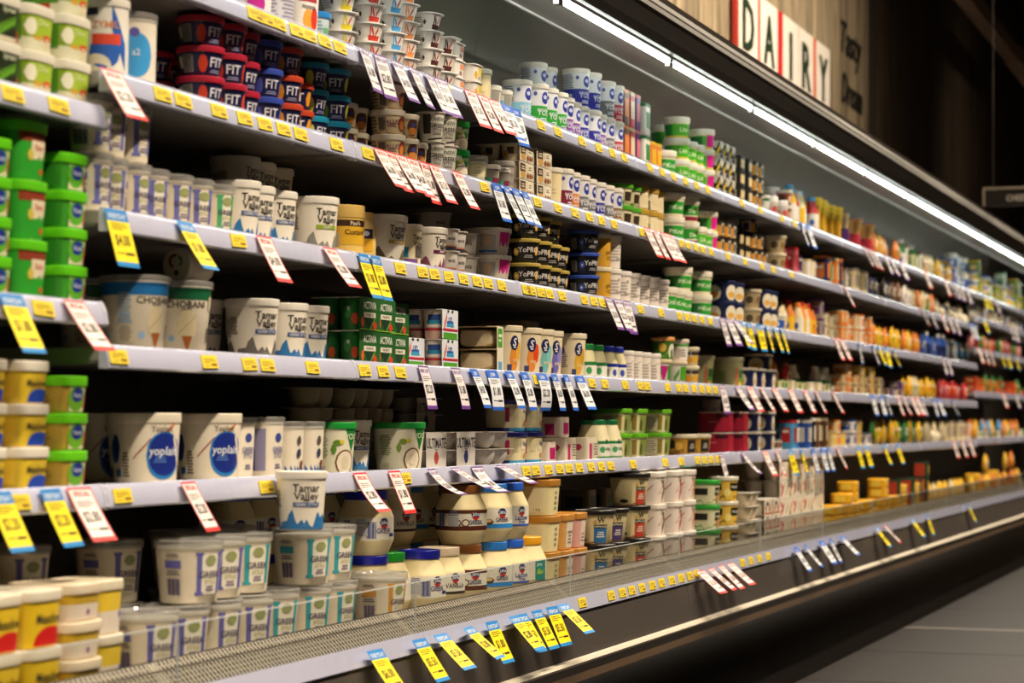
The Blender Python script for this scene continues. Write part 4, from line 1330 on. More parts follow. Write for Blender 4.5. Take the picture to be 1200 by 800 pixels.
for key, band, desc in (('lab_green', '#2c9a34', 'white tub with green band'), ):
    T('wt_green', 'yogurt_tub', 'white dip tub with wide green band', 'dip tub', 0.086, 0.052, 0.047, body='#e6ddbe', lid=('flat', '#e8e0cc', 0.018, 0.003), decor=[('B', '#2f9a30', 0.16, 0.80), ('T', '#dfe8c8', 'Kraft', -4, 0.5, 0.016), ('Q', '#1f6a2c', -70, 0.48, 0.05, 0.04), ('T', '#cfe0b8', 'Ph', -40, 0.5, 0.014)])
    T('wt_pink', 'yogurt_tub', 'white dip tub with green band and magenta panel', 'dip tub', 0.076, 0.046, 0.042, body='#e6dcae', lid=('flat', '#e8e2d0', 0.016, 0.003), decor=[('B', '#55b02c', 0.12, 0.82), ('Q', '#d81c8c', 2, 0.5, 0.042, 0.044), ('Q', '#1f6a2c', -80, 0.46, 0.05, 0.04), ('B', '#e0c84a', 0.0, 0.12)])
    T('wt_lime', 'yogurt_tub', 'white dip tub with bright lime band', 'dip tub', 0.076, 0.046, 0.042, body='#ece2b8', lid=('flat', '#ece6d4', 0.016, 0.003), decor=[('B', '#4fae24', 0.12, 0.82), ('T', '#e4ecc8', 'Lite', -10, 0.5, 0.016), ('B', '#1f8a2c', 0.12, 0.82, -140, -70), ('B', '#e0c84a', 0.0, 0.12)])
    T('wt_wine', 'yogurt_tub', 'white dip tub with green band and wine base', 'dip tub', 0.086, 0.050, 0.045, body='#e6ddc0', lid=('flat', '#e6dcc8', 0.018, 0.003), decor=[('B', '#2f9a30', 0.34, 0.86), ('B', '#8a1c34', 0.04, 0.26), ('E', '#5a2a1c', 4, 0.68, 0.02, 0.016), ('T', '#dfe8c8', 'Dip', -16, 0.55, 0.014)])
T('gold_jar', 'cream_jar', 'cream jar with gold lid', 'cream jar', 0.078, 0.036, 0.036, n=3, body='#e2d3ab', lid=('flat', '#b8943c', 0.014, 0.003), decor=[('Q', '#dccaa0', 0, 0.5, 0.03, 0.03), ('L', '#8a7a54', -80, 0.4, 0.03, 0.02, 3), ('V', INK, -50, 0.3, 0.012, 0.03, 5)])
T('dip_green', 'dip_tub', 'cream dip tub with leaf green lid', 'dip tub', 0.072, 0.040, 0.034, n=2.6, body='#e4d8b2', lid=('flat', '#52a82c', 0.010, 0.004), decor=[('Q', '#3a2c1c', 0, 0.5, 0.034, 0.03), ('Q', '#3a2c1c', 60, 0.5, 0.02, 0.03), ('N', '#b89a2c', 0, 0.25, 2), ('Q', '#4a8a2c', -60, 0.15, 0.04, 0.012)])
T('plain_pot', 'cream_pot', 'tall plain cream pot', 'cream pot', 0.112, 0.048, 0.044, body='#e6d3a4', lid=('flat', '#ece4d0', 0.010, 0.003), decor=[('L', '#c8b48a', -30, 0.4, 0.03, 0.02, 2)])
T('grey_pot', 'yogurt_pot', 'lilac grey ribbed pot', 'yogurt pot', 0.092, 0.040, 0.037, body='#a39a96', lid=('flat', '#b0a8a2', 0.010, 0.003), decor=[('B', '#8f8684', 0.3, 0.4), ('B', '#8f8684', 0.6, 0.7)])
T('white_pot', 'yogurt_pot', 'plain white pot with faint grey print', 'yogurt pot', 0.106, 0.041, 0.038, body='#e2d8cc', lid=('flat', '#e6ded4', 0.011, 0.003), decor=[('L', '#a89e96', -30, 0.5, 0.044, 0.05, 5), ('Q', '#6a625c', 0, 0.75, 0.006, 0.01), ('T', '#8a807a', 'pure', 0, 0.35, 0.010), ('L', '#b0a69e', -95, 0.45, 0.04, 0.06, 6)])
T('white_mini', 'yogurt_bottle', 'slim white bottle with faint grey print', 'yogurt bottle', 0.098, 0.034, 0.033, body='#e0d6ca', lid=('flat', '#e8e0d6', 0.010, 0.002), decor=[('L', '#a89e96', -40, 0.4, 0.04, 0.05, 5), ('Z', '#8a807a', -5, 0.7, 0.02, 0, 0.5, 0.002)])
T('mustard_pot', 'yogurt_pot', 'mustard yellow pot with white lid', 'yogurt pot', 0.105, 0.042, 0.040, body='#c8952c', lid=('flat', '#e4d8b4', 0.010, 0.003), decor=[('T', '#7a4f14', 'gold', 0, 0.5, 0.012), ('L', '#8a5f1c', 0, 0.3, 0.03, 0.012, 2)])
T('maroon_pot', 'yogurt_pot', 'dark maroon tall pot behind the blue-lidded pots', 'yogurt pot', 0.100, 0.052, 0.048, body='#4a2028', lid=('flat', '#6a5048', 0.010, 0.003), decor=[('L', '#7a3a44', -60, 0.5, 0.05, 0.03, 3)])
T('pink_wide', 'yogurt_tub', 'wide cream tub with magenta panel', 'yogurt tub', 0.076, 0.058, 0.050, n=3, body='#ddd2c2', lid=('flat', '#ddd4c6', 0.008, 0.003), decor=[('Q', '#c01c7a', 6, 0.5, 0.05, 0.064), ('Q', '#a8a49a', -56, 0.5, 0.05, 0.044), ('Q', '#2f62a4', -56, 0.10, 0.06, 0.012), ('E', '#3a3430', -112, 0.3, 0.02, 0.04), ('E', '#c8a88a', -56, 0.55, 0.03, 0.03)])
T('tall_teal', 'yogurt_tub', 'cream tub with teal tag and dark side label', 'yogurt tub', 0.108, 0.048, 0.044, body='#e4d6ae', lid=('flat', '#e6dcc4', 0.010, 0.003), decor=[('Q', '#2f8fae', -52, 0.38, 0.022, 0.026), ('Q', '#7a4f94', -26, 0.12, 0.04, 0.018), ('T', INK, 'Tamar', 4, 0.78, 0.012), ('T', INK, 'Valley', 4, 0.62, 0.012), ('Q', '#5a524c', 6, 0.4, 0.03, 0.03)])
T('honey_jar', 'custard_jar', 'yellow custard jar with brown label', 'custard jar', 0.120, 0.050, 0.048, body='#e2be64', lid=('flat', '#d8b464', 0.026, 0.002), decor=[('B', '#d8a82c', 0.28, 0.74), ('B', '#3a1f14', 0.74, 0.9), ('T', '#e6d8b4', "Paul's", -14, 0.82, 0.009), ('Q', '#b0a48c', -76, 0.4, 0.026, 0.03), ('T', '#5a3a14', 'Custard', -14, 0.6, 0.012)])
T('custard_small', 'custard_bottle', 'narrow yellow custard bottle with dark label', 'custard bottle', 0.112, 0.036, 0.034, body='#e2c074', lid=('flat', '#dcb86a', 0.012, 0.002), prof=[(0, 0.034), (0.05, 0.036), (0.75, 0.036), (0.9, 0.028), (1, 0.028)], decor=[('Q', '#2a2a4a', -20, 0.58, 0.04, 0.026), ('E', '#c8c4d4', -20, 0.6, 0.02, 0.012), ('Q', '#d8a42c', -20, 0.33, 0.04, 0.03)])
T('evia_cup', 'yogurt_cup', 'small white cup with dark foot band', 'yogurt cup', 0.058, 0.032, 0.026, body='#dad2c8', lid=('foil', '#d6cec2', 0.002, 0.005), decor=[('T', '#5a524c', 'evia', -10, 0.6, 0.010), ('B', '#2a2a3a', 0.02, 0.2), ('B', '#b86a4a', 0.2, 0.26)])
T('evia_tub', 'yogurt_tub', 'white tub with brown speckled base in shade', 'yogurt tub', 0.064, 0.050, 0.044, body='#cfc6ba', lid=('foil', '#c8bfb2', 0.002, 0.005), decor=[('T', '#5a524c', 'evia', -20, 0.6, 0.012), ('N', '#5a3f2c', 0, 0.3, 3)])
T('bluelid_tub', 'dessert_tub', 'cream tub with navy lid and blue foot', 'dessert tub', 0.092, 0.055, 0.050, n=3.5, body='#e0d2a8', lid=('flat', '#1c1f6a', 0.010, 0.003), decor=[('B', '#3a9acc', 0.0, 0.14, -60, 180), ('B', '#1f2f84', 0.0, 0.14, -180, -60), ('Q', '#b81c64', -66, 0.6, 0.012, 0.04), ('Q', '#cfc49a', -40, 0.65, 0.02, 0.034), ('E', '#e6dcb8', -4, 0.7, 0.034, 0.034), ('T', '#2a3a84', "Paul's", 14, 0.72, 0.012), ('E', '#c8862c', 14, 0.3, 0.02, 0.016)])
T('box_cream', 'dessert_carton', 'cream dessert carton with fine brown print', 'dessert carton', 0.072, 0.062, 0.062, n=10, asp=0.85, body='#d8cbb4', decor=[('L', '#7a6a58', -90, 0.4, 0.04, 0.04, 6), ('Q', '#5a3a24', -90, 0.84, 0.04, 0.007), ('Q', '#b81c64', -20, 0.4, 0.02, 0.05), ('E', '#a8284a', -60, 0.6, 0.02, 0.02), ('Q', '#d8ccb8', 20, 0.5, 0.05, 0.05), ('L', '#6a5a4c', 20, 0.5, 0.04, 0.04, 5)])
T('box_pink', 'dessert_carton', 'small cream carton with magenta flashes', 'dessert carton', 0.062, 0.040, 0.040, n=8, body='#d8c8b8', decor=[('Q', '#b01c64', 0, 0.45, 0.05, 0.034), ('Q', '#b01c64', -90, 0.4, 0.03, 0.034)])
T('milkpot_green', 'yogurt_bottle', 'cream yogurt bottle with dark green collar', 'yogurt bottle', 0.128, 0.050, 0.05, n=3.2, body='#e4dab2', lid=('flat', '#17693c', 0.012, 0.002), prof=[(0, 0.047), (0.03, 0.05), (0.52, 0.05), (0.97, 0.036), (1, 0.036)], decor=[('B', '#1f7a3c', 0.44, 0.52), ('B', '#dcd8c8', 0.1, 0.44), ('E', '#3f9a5a', -40, 0.28, 0.024, 0.02), ('T', '#5a6a5a', 'FARM', -8, 0.3, 0.010), ('E', '#3f9a5a', 30, 0.28, 0.024, 0.02), ('Q', '#1c1c1c', -16, 0.50, 0.014, 0.014), ('B', '#3f9a5a', 0.06, 0.09)])
T('capbottle_green', 'yogurt_bottle', 'small cream bottle with green cap', 'yogurt bottle', 0.108, 0.034, 0.034, n=2.6, body='#e6dcae', lid=('cap', '#1f7a3c', 0.016, 0.002), prof=[(0, 0.033), (0.03, 0.034), (0.55, 0.034), (0.95, 0.024), (1, 0.024)], decor=[('B', '#1f7a3c', 0.44, 0.56), ('B', '#e2e0d2', 0.08, 0.44), ('E', '#3f9a5a', -30, 0.26, 0.022, 0.022), ('B', '#3f9a5a', 0.04, 0.07)])
T('capbottle_blue', 'yogurt_bottle', 'small cream bottle with blue cap', 'yogurt bottle', 0.108, 0.034, 0.034, n=2.6, body='#e6dcae', lid=('cap', '#1c2a94', 0.016, 0.002), prof=[(0, 0.033), (0.03, 0.034), (0.55, 0.034), (0.95, 0.024), (1, 0.024)], decor=[('B', '#1c2a94', 0.44, 0.56), ('B', '#e2e0d2', 0.08, 0.44), ('V', '#5a5a5a', -60, 0.24, 0.016, 0.024, 6), ('E', '#3a4aa4', -10, 0.24, 0.022, 0.022), ('B', '#2a5a8a', 0.04, 0.07)])


def spot(key, col, fruit, desc):
    T(key, 'yogurt_tub', desc, 'yogurt tub', 0.136, 0.049, 0.042, n=2.3, body='#e2d2b0', lid=('flat', '#ded0b4', 0.012, 0.003), decor=[
        ('E', col, -14, 0.36, 0.034, 0.075), ('E', fruit, 6, 0.5, 0.026, 0.055), ('E', '#1c2450', -16, 0.70, 0.032, 0.042), ('T', '#ece8ee', 'S', -16, 0.72, 0.022, 0.2), ('Q', '#ece8ee', -16, 0.60, 0.010, 0.003), ('Q', '#3a4270', -36, 0.13, 0.014, 0.02), ('T', '#f0dca8', 'yog', -10, 0.32, 0.010),
        ('L', '#8a7f8a', -84, 0.45, 0.036, 0.05, 8), ('E', '#4a4a70', -84, 0.68, 0.022, 0.022)])


spot('s_orange', '#dc8a34', '#e0a83c', 'cream tub with navy badge and orange fruit')
spot('s_peach', '#e08a3c', '#d84a24', 'cream tub with navy badge and red peach')
spot('s_teal', '#6fb4b4', '#7fc0b8', 'cream tub with navy badge and teal swirl')
spot('s_violet', '#6a64b0', '#8a84c0', 'cream tub with navy badge and violet swirl')
spot('s_gold', '#d8a83c', '#c89a2c', 'cream tub with grey badge and gold patch')

T('juice_green', 'soup_cup', 'tall green printed cup with orange lid', 'soup cup', 0.078, 0.040, 0.036, body='#3a6a24', lid=('flat', '#d89a54', 0.009, 0.003), decor=[('E', '#ddd6c4', 0, 0.4, 0.036, 0.055), ('N', '#6fae2c', 0, 0.4, 3), ('E', '#c8a43c', -60, 0.6, 0.03, 0.03)])
T('juice_white', 'soup_cup', 'tall white printed cup with green edge', 'soup cup', 0.078, 0.038, 0.034, body='#ddd6cc', lid=('flat', '#d8ccb8', 0.009, 0.003), decor=[('B', '#4a9a2c', 0.75, 0.86), ('L', '#9a928a', -20, 0.4, 0.03, 0.03, 3), ('E', '#b8b0a6', -50, 0.4, 0.03, 0.04)])
T('soup_pink', 'soup_cup', 'white cup with magenta wedge and leaf print', 'soup cup', 0.082, 0.040, 0.034, body='#e2dccf', lid=('flat', '#e2cfa8', 0.008, 0.004), decor=[('Y', '#b8207a', -30, 0.8, 0.045, 0.055), ('Q', '#3f8a2c', 20, 0.5, 0.03, 0.05), ('Z', '#4f9a2c', -60, 0.4, 0.02, 0, 1.5, 0.02)])
T('soup_green', 'soup_cup', 'white cup with leafy green print', 'soup cup', 0.082, 0.040, 0.034, body='#e2dccf', lid=('flat', '#e2d2b8', 0.008, 0.004), decor=[('Q', '#4f9a24', 0, 0.5, 0.036, 0.05), ('B', '#5a1c24', 0, 0.12), ('Z', '#4f9a2c', -50, 0.4, 0.02, 0, 1.5, 0.02)])
T('soup_gold', 'soup_cup', 'small cream cup with gold fruit print', 'soup cup', 0.068, 0.037, 0.032, body='#dcd2b4', lid=('flat', '#e0d4b4', 0.008, 0.003), decor=[('E', '#d8a42c', 0, 0.4, 0.03, 0.03), ('Q', '#3a302c', 0, 0.75, 0.04, 0.012), ('E', '#c8902c', -50, 0.35, 0.03, 0.03), ('Q', '#3a302c', -60, 0.75, 0.03, 0.012)])
T('veg_bucket', 'yogurt_bucket', 'large pale green bucket with salad print', 'dip bucket', 0.118, 0.066, 0.058, body='#b0ac7c', lid=('flat', '#bcb894', 0.010, 0.003), decor=[('E', '#5a9a2c', 10, 0.2, 0.05, 0.04), ('Q', '#2f6a2c', 6, 0.48, 0.034, 0.03), ('E', '#c87a5a', -20, 0.4, 0.02, 0.07), ('E', '#d8b83c', 0, 0.12, 0.03, 0.02), ('Q', '#8a9a5a', -80, 0.4, 0.03, 0.04)])
T('navy_tub', 'cheese_tub', 'navy tub with pale oval food picture', 'cheese tub', 0.080, 0.050, 0.048, n=3, body='#141c44', lid=('flat', '#1c2450', 0.008, 0.002), decor=[('E', '#ddd4bc', 0, 0.48, 0.064, 0.060), ('E', '#d8a44c', 0, 0.36, 0.044, 0.024), ('E', '#ddd4bc', -88, 0.48, 0.064, 0.060), ('E', '#d89a4c', -88, 0.36, 0.044, 0.024)])
T('navy_box', 'cheese_box', 'navy box with white lid and oval picture', 'cheese box', 0.082, 0.056, 0.054, n=6, body='#161f4c', lid=('flat', '#dcd4c4', 0.006, 0.003), decor=[('E', '#ddd4bc', 0, 0.45, 0.06, 0.062), ('E', '#c8a46c', 0, 0.35, 0.04, 0.024), ('E', '#ddd4bc', -90, 0.45, 0.07, 0.062), ('E', '#d8a44c', -90, 0.35, 0.05, 0.026)])
T('red_box', 'cheese_box', 'crimson box with white top edge', 'cheese box', 0.080, 0.060, 0.060, n=8, body='#a01c34', lid=('foil', '#e0d2c8', 0.004, 0.002), decor=[('Q', '#3a1420', -60, 0.85, 0.05, 0.014), ('L', '#d88a94', -90, 0.55, 0.05, 0.006, 1), ('Q', '#b8283c', 0, 0.5, 0.08, 0.05), ('B', '#7a1428', 0.0, 0.08)])
T('lime_dip', 'dip_tub', 'square dip tub with lime lid', 'dip tub', 0.082, 0.056, 0.050, n=5, body='#d2ca9c', lid=('flat', '#62b01c', 0.010, 0.004), decor=[('Q', '#8a7a2c', -60, 0.5, 0.03, 0.05), ('Q', '#cfc8a8', -90, 0.5, 0.06, 0.05), ('L', '#7a745c', -90, 0.5, 0.05, 0.045, 6), ('Q', '#7a8a3c', 0, 0.5, 0.07, 0.05), ('E', '#4a3a1c', -20, 0.4, 0.02, 0.04)])
T('nut_dip', 'dip_tub', 'yellow patterned dip tub with dark labels', 'dip tub', 0.076, 0.056, 0.050, n=2.6, body='#b88a2c', lid=('flat', '#d8ccb0', 0.010, 0.003), decor=[('Q', '#2a2422', -10, 0.5, 0.05, 0.046), ('L', '#b8b0a4', -10, 0.5, 0.03, 0.02, 3), ('N', '#2a2018', 0, 0.4, 6), ('E', '#e0b44c', -70, 0.5, 0.03, 0.03), ('Q', '#2a2422', -100, 0.6, 0.03, 0.03), ('E', '#d8a83c', 40, 0.5, 0.03, 0.03)])
T('dark_tray', 'cheese_pack', 'black pack with cream cheese picture', 'cheese pack', 0.060, 0.046, 0.044, n=6, body='#1c1814', decor=[('Q', '#d8c08a', 0, 0.5, 0.06, 0.034), ('Q', '#d8b878', -90, 0.5, 0.06, 0.036), ('Q', '#f0e0b0', -90, 0.56, 0.04, 0.018)])
T('dark_card', 'dessert_pack', 'black twin dessert pack with ivory badge', 'dessert pack', 0.062, 0.034, 0.032, n=5, body='#2a2320', decor=[('Q', '#d8ccb0', 0, 0.5, 0.036, 0.044), ('Q', '#2a2030', 0, 0.5, 0.024, 0.032), ('Q', '#d8922c', -50, 0.4, 0.02, 0.04), ('Q', '#d8ccb0', -90, 0.5, 0.036, 0.044), ('Q', '#4a2a5a', -90, 0.5, 0.024, 0.03)])
T('cow_pack', 'dessert_pack', 'black and white speckled pack with yellow flash', 'dessert pack', 0.066, 0.036, 0.034, n=5, body='#c8c0b0', decor=[('N', '#14120f', 0.3, 1.0, 4), ('Z', '#e0b82c', -50, 0.4, 0.02, 0, 2.0, 0.02), ('E', '#14120f', 0, 0.4, 0.02, 0.03), ('Q', '#3a3a5a', 0, 0.15, 0.05, 0.014), ('E', '#14120f', -90, 0.6, 0.03, 0.02)])
T('red_cup', 'dessert_cup', 'red and brown dessert cup with white lid', 'dessert cup', 0.066, 0.034, 0.029, body='#8a3a28', lid=('flat', '#ded4c8', 0.010, 0.003), decor=[('E', '#d8a88a', 0, 0.5, 0.03, 0.03), ('E', '#4a1c14', -70, 0.5, 0.03, 0.03)])
T('dome_bottle', 'yogurt_bottle', 'white round-capped drink with pink cup', 'yogurt bottle', 0.080, 0.036, 0.03, body='#d8cabf', lid=('cap', '#ece6de', 0.022, 0.0), decor=[('E', '#c8503c', -10, 0.4, 0.03, 0.03), ('E', '#d88a7a', -70, 0.4, 0.03, 0.03)])

# ------------------------------------------------------------------ multi-cup packs
def pack(key, name, desc, cat, cup_r, cup_h, cup_col, nx, ny, tiers, card_w, card_col, decor, foil='#cfc8bc', taper=0.82, cup_decor=(), wall=True):
    Dx, Dy = nx * cup_r * 2 + 0.004, ny * cup_r * 2 + 0.004
    hh = cup_h * tiers
    R = Dx / 2 + 0.0015
    mb = MB()
    for t in range(tiers):
        mb.box(-Dx / 2, Dx / 2, -Dy / 2, Dy / 2, (t + 1) * cup_h - 0.002, (t + 1) * cup_h, M(foil, 0.3))
    K = dict(key=key, name=name, desc=desc, cat=cat, h=hh, r=R + 0.002, ry=Dy / 2, n=8, body=mb.mesh(name, 0), parts=[])
    prof = [(0.0005, cup_r * taper - 0.002), (0.003, cup_r * taper), (cup_h - 0.004, cup_r - 0.001), (cup_h - 0.002, cup_r - 0.001)]
    if taper < 0.7:
        prof = [(0.0005, cup_r * 0.5), (0.004, cup_r * 0.62), (cup_h * 0.3, cup_r * 0.82), (cup_h * 0.6, cup_r * 0.93), (cup_h - 0.002, cup_r - 0.001)]
    mb = MB()
    mb.loft(prof, 2.0, M(cup_col, 0.35), 20)
    if cup_decor:
        db = decorate(list(cup_decor), prof, 2.0, 1.0, cup_h)
        i0 = len(mb.v)
        mb.v += db.v
        for f, m in zip(db.f, db.m):
            mb.f.append(tuple(i0 + j for j in f))
            mb.m.append(mb.mi(db.mats[m]))
    cm = mb.mesh('cup')
    for t in range(tiers):
        for i in range(nx):
            for j in range(ny):
                K['parts'].append(('cup', cm, (-Dx / 2 + cup_r * (2 * i + 1) + 0.002, -Dy / 2 + cup_r * (2 * j + 1) + 0.002, t * cup_h)))
    if card_w:
        y0 = -Dy / 2 if card_w < 1 else -Dy / 2
        cw = min(card_w, Dy) if card_w < 1 else Dy
        mb = MB()
        mb.box(R - 0.0008, R, y0, y0 + cw, 0.001, hh - 0.0005, M(card_col, 0.45))
        cardo = mb.mesh('sleeve', 0)
        K['parts'].append(('sleeve', cardo, (0, 0, 0)))
        db = decorate(decor, [(0, R), (hh, R)], 60, (cw / 2) / R, hh)
        K['parts'].append(('printed_label', db.mesh('printed_label', 0), (0, y0 + cw / 2, 0)))
    KINDS[key] = K


pack('activia', 'yogurt_pack', 'dark green multipack of yogurt cups', 'yogurt pack', 0.030, 0.079, '#1f6a2c', 2, 2, 1, 2, '#1f5a24', [
    ('T', '#e4e6d8', 'ACTIVIA', 0, 0.76, 0.017, 0, 0.82), ('Q', '#e2dcc8', 0, 0.47, 0.07, 0.012), ('T', '#3a4a34', 'PROBIOTIC', 0, 0.47, 0.006), ('Y', '#20382a', -4, 0.38, 0.05, 0.028), ('E', '#c8402c', 24, 0.16, 0.024, 0.02), ('E', '#d85a34', -34, 0.25, 0.016, 0.026),
    ('Z', '#8ab83c', 12, 0.2, 0.03, 0, 0.9, 0.003), ('Q', '#8ab83c', 0, 0.02, 0.115, 0.004)], cup_decor=[('E', '#3f8a44', -90, 0.55, 0.02, 0.03), ('E', '#c8d0c0', -84, 0.66, 0.008, 0.010), ('E', '#c8502c', -50, 0.35, 0.018, 0.026)])
pack('liddells', 'yogurt_pack', 'pink yogurt cup pack with white milk-splash card', 'yogurt pack', 0.030, 0.077, '#d8b4a4', 2, 2, 1, 2, '#d8dce4', [
    ('T', '#2a3f94', 'LID', 0, 0.66, 0.014), ('Q', '#2f62b4', 0, 0.52, 0.05, 0.014), ('A', '#3a9ac0', 0, 0.42, 0.06, 0.01), ('B', '#4f9a2c', 0.0, 0.22, -40, 40), ('Q', '#b82434', 0, 0.32, 0.115, 0.006), ('Q', '#1c1c2a', -14, 0.94, 0.012, 0.006), ('Q', '#1c1c2a', 14, 0.94, 0.012, 0.006),
    ('Z', '#d87a6a', -30, 0.6, 0.016, 0, 1.6, 0.02)], cup_decor=[('B', '#e2d4c8', 0.4, 0.96), ('B', '#b02834', 0.28, 0.36), ('Q', '#2c4a8a', -70, 0.7, 0.034, 0.018), ('Q', '#2f8aac', -70, 0.56, 0.04, 0.010)])
pack('ultimate', 'dessert_pack', 'white dessert bowls with ULTIMATE card sleeve', 'dessert pack', 0.050, 0.047, '#cfc8c0', 2, 2, 2, 0.140, '#d6cfc6', [
    ('T', '#3a3440', 'ULTIMATE', 0, 0.70, 0.026, 0, 0.80), ('E', '#b8483c', 0, 0.30, 0.034, 0.034), ('L', '#6a646c', 0, 0.52, 0.03, 0.004, 1)], taper=0.62)
pack('ultimate_dark', 'dessert_pack', 'white dessert bowls with navy-berry ULTIMATE sleeve', 'dessert pack', 0.050, 0.047, '#cbc4bc', 2, 2, 2, 0.140, '#cdc6be', [
    ('T', '#3a3440', 'ULTIMATE', 0, 0.70, 0.026, 0, 0.80), ('E', '#2a2f64', 0, 0.30, 0.034, 0.036), ('L', '#6a646c', 0, 0.52, 0.03, 0.004, 1)], taper=0.62)
pack('bowl_pack', 'dessert_pack', 'bare white dessert bowl pack without sleeve', 'dessert pack', 0.048, 0.047, '#cfc8c0', 2, 2, 2, 0, '', [], taper=0.62)
pack('oat_pack', 'dessert_pack', 'cream multipack of dessert cups with dark splashes', 'dessert pack', 0.032, 0.050, '#d8c8a8', 2, 2, 1, 2, '#d8ccb4', [
    ('Q', '#4a3a2c', -26, 0.66, 0.040, 0.024), ('L', '#d8ccb0', -26, 0.66, 0.03, 0.014, 2), ('E', '#c89a54', -24, 0.26, 0.040, 0.020), ('E', '#e6dcc4', 22, 0.66, 0.048, 0.026), ('L', '#5a4a3c', 22, 0.68, 0.03, 0.012, 2), ('E', '#a8483a', 24, 0.26, 0.022, 0.016), ('E', '#7a5a34', 6, 0.24, 0.022, 0.016), ('E', '#6a8a4a', 36, 0.28, 0.012, 0.014)], cup_decor=[('Q', '#3a302a', -80, 0.6, 0.02, 0.02), ('E', '#c8924c', -110, 0.4, 0.02, 0.02)])
pack('cup_stack', 'dessert_pack', 'twin stack of cream dessert cups', 'dessert pack', 0.042, 0.052, '#d4c6a8', 1, 2, 2, 0, '', [], taper=0.66)
pack('yog_multi', 'yogurt_pack', 'cream cup multipack with red brush strokes', 'yogurt pack', 0.040, 0.078, '#dcd0bc', 2, 3, 1, 2, '#e0d4c0', [
    ('Z', '#b82c2c', -40, 0.5, 0.045, 0, 1.0, 0.018), ('Z', '#b82c2c', -44, 0.62, 0.03, 0, -1.0, 0.018), ('Z', '#d08a3c', 38, 0.5, 0.045, 0, 1.0, 0.018), ('Z', '#a89a70', 2, 0.5, 0.04, 0, 1.0, 0.016), ('E', '#5a8a3c', 36, 0.2, 0.02, 0.02)])
pack('yog_multi_low', 'yogurt_pack', 'cream cup multipack with speckled fruit print', 'yogurt pack', 0.036, 0.058, '#d8ccb8', 2, 2, 1, 2, '#d4c8b4', [
    ('E', '#8a2c2c', -30, 0.4, 0.02, 0.03), ('Q', '#4a4440', -12, 0.7, 0.04, 0.014), ('E', '#c86a4a', 10, 0.4, 0.024, 0.03), ('Z', '#8a3a34', 28, 0.5, 0.02, 0, 1.6, 0.014), ('Q', '#c8502c', 0, 0.06, 0.13, 0.006)])

# pack lying on its side, cup bottoms towards the camera
mb = MB()
mb.box(-0.062, 0.062, 0.058, 0.061, 0, 0.128, M('#d8c6a4', 0.4))
mb.box(-0.062, -0.059, -0.012, 0.058, 0, 0.128, M('#cdb890', 0.4))
mb.box(-0.059, 0.062, -0.012, 0.058, 0, 0.003, M('#cdb890', 0.4))
mb.box(-0.059, 0.062, -0.012, 0.058, 0.125, 0.128, M('#cdb890', 0.4))
mb.box(-0.059, 0.062, -0.004, 0.058, 0.0625, 0.0655, M('#b8a47c', 0.4))
bodym = mb.mesh('yogurt_pack', 0)
mb = MB()
vs0 = MB()
vs0.loft([(0, 0.041), (0.004, 0.046), (0.055, 0.056)], 5, M('#d6c29c', 0.35), 28, asp=0.5)
mb.raw([(x, 0.058 - 0.055 + z + 0.0, 0.0) for x, y, z in []], [], M('#d6c29c', 0.35))
mb.v = [(x, z + 0.003, y) for x, y, z in vs0.v]
mb.f = [tuple(reversed(f)) for f in vs0.f]
mb.m = list(vs0.m)
mb.mats = list(vs0.mats)
cupm = mb.mesh('cup')
mb = MB()
mb.box(0.0625, 0.0637, -0.002, 0.061, 0.0, 0.128, M('#e0d8c0', 0.45))
mb.box(0.0637, 0.0642, 0.004, 0.05, 0.07, 0.122, M('#4f9a34', 0.45))
mb.box(0.0637, 0.0642, 0.01, 0.045, 0.006, 0.03, M('#5a9ac8', 0.45))
mb.box(0.0642, 0.0645, 0.012, 0.044, 0.098, 0.106, M('#d8e4c4', 0.45))
mb.box(0.0642, 0.0645, 0.012, 0.036, 0.086, 0.092, M('#d8e4c4', 0.45))
KINDS['side_pack'] = dict(key='side_pack', name='yogurt_pack', desc='two-cup pack tipped on its side showing cup bases', cat='yogurt pack', h=0.13, r=0.066, ry=0.062, n=8,
                          body=bodym, parts=[('cup', cupm, (0, 0, 0.033)), ('cup', cupm, (0, 0, 0.095)), ('sleeve', mb.mesh('sleeve', 0), (0, 0, 0))])

# upright gusseted carton (gable) for the second shelf
T('gable', 'oat_carton', 'beige carton with folded top and dark green badge', 'carton', 0.098, 0.036, 0.036, n=8, asp=0.9, body='#a89468', prof=[(0, 0.036), (0.8, 0.036), (0.93, 0.03), (1, 0.031)],
  decor=[('Q', '#26341c', 0, 0.45, 0.034, 0.044), ('Q', '#5a3f24', 0, 0.9, 0.05, 0.008), ('L', '#5a4a34', 40, 0.5, 0.014, 0.05, 5), ('Q', '#2a2a1c', -90, 0.5, 0.04, 0.05), ('T', '#b8c89a', 'OAT', 0, 0.48, 0.012)])
# back-row shade boxes
T('dark_box', 'yogurt_carton', 'cardboard carton in shade at the back', 'carton', 0.085, 0.05, 0.05, n=8, body='#6a5a48', decor=[('Q', '#2a2a3a', -90, 0.5, 0.06, 0.04), ('Q', '#2a2a3a', 0, 0.5, 0.06, 0.04)])
T('long_tray', 'dessert_tray', 'long beige tray with dark print at the back', 'tray', 0.060, 0.10, 0.10, n=8, asp=0.8, body='#8a7a60', decor=[('E', '#2a2622', -86, 0.4, 0.03, 0.02), ('E', '#2a2622', -70, 0.4, 0.02, 0.02)])

# ------------------------------------------------------------------ kinds for the far, blurred end of the run
PALE = {'yellow': '#e0b020', 'orange': '#d87a2c', 'red': '#b82428', 'green': '#2c7a34', 'blue': '#2a54a8', 'navy': '#1c2450', 'white': '#ddd6c8', 'cream': '#d4c298', 'purple': '#5a2a70', 'black': '#1c1816', 'pink': '#c86a70', 'sky': '#4a9ccc', 'grey': '#948c82', 'brown': '#6a4428'}


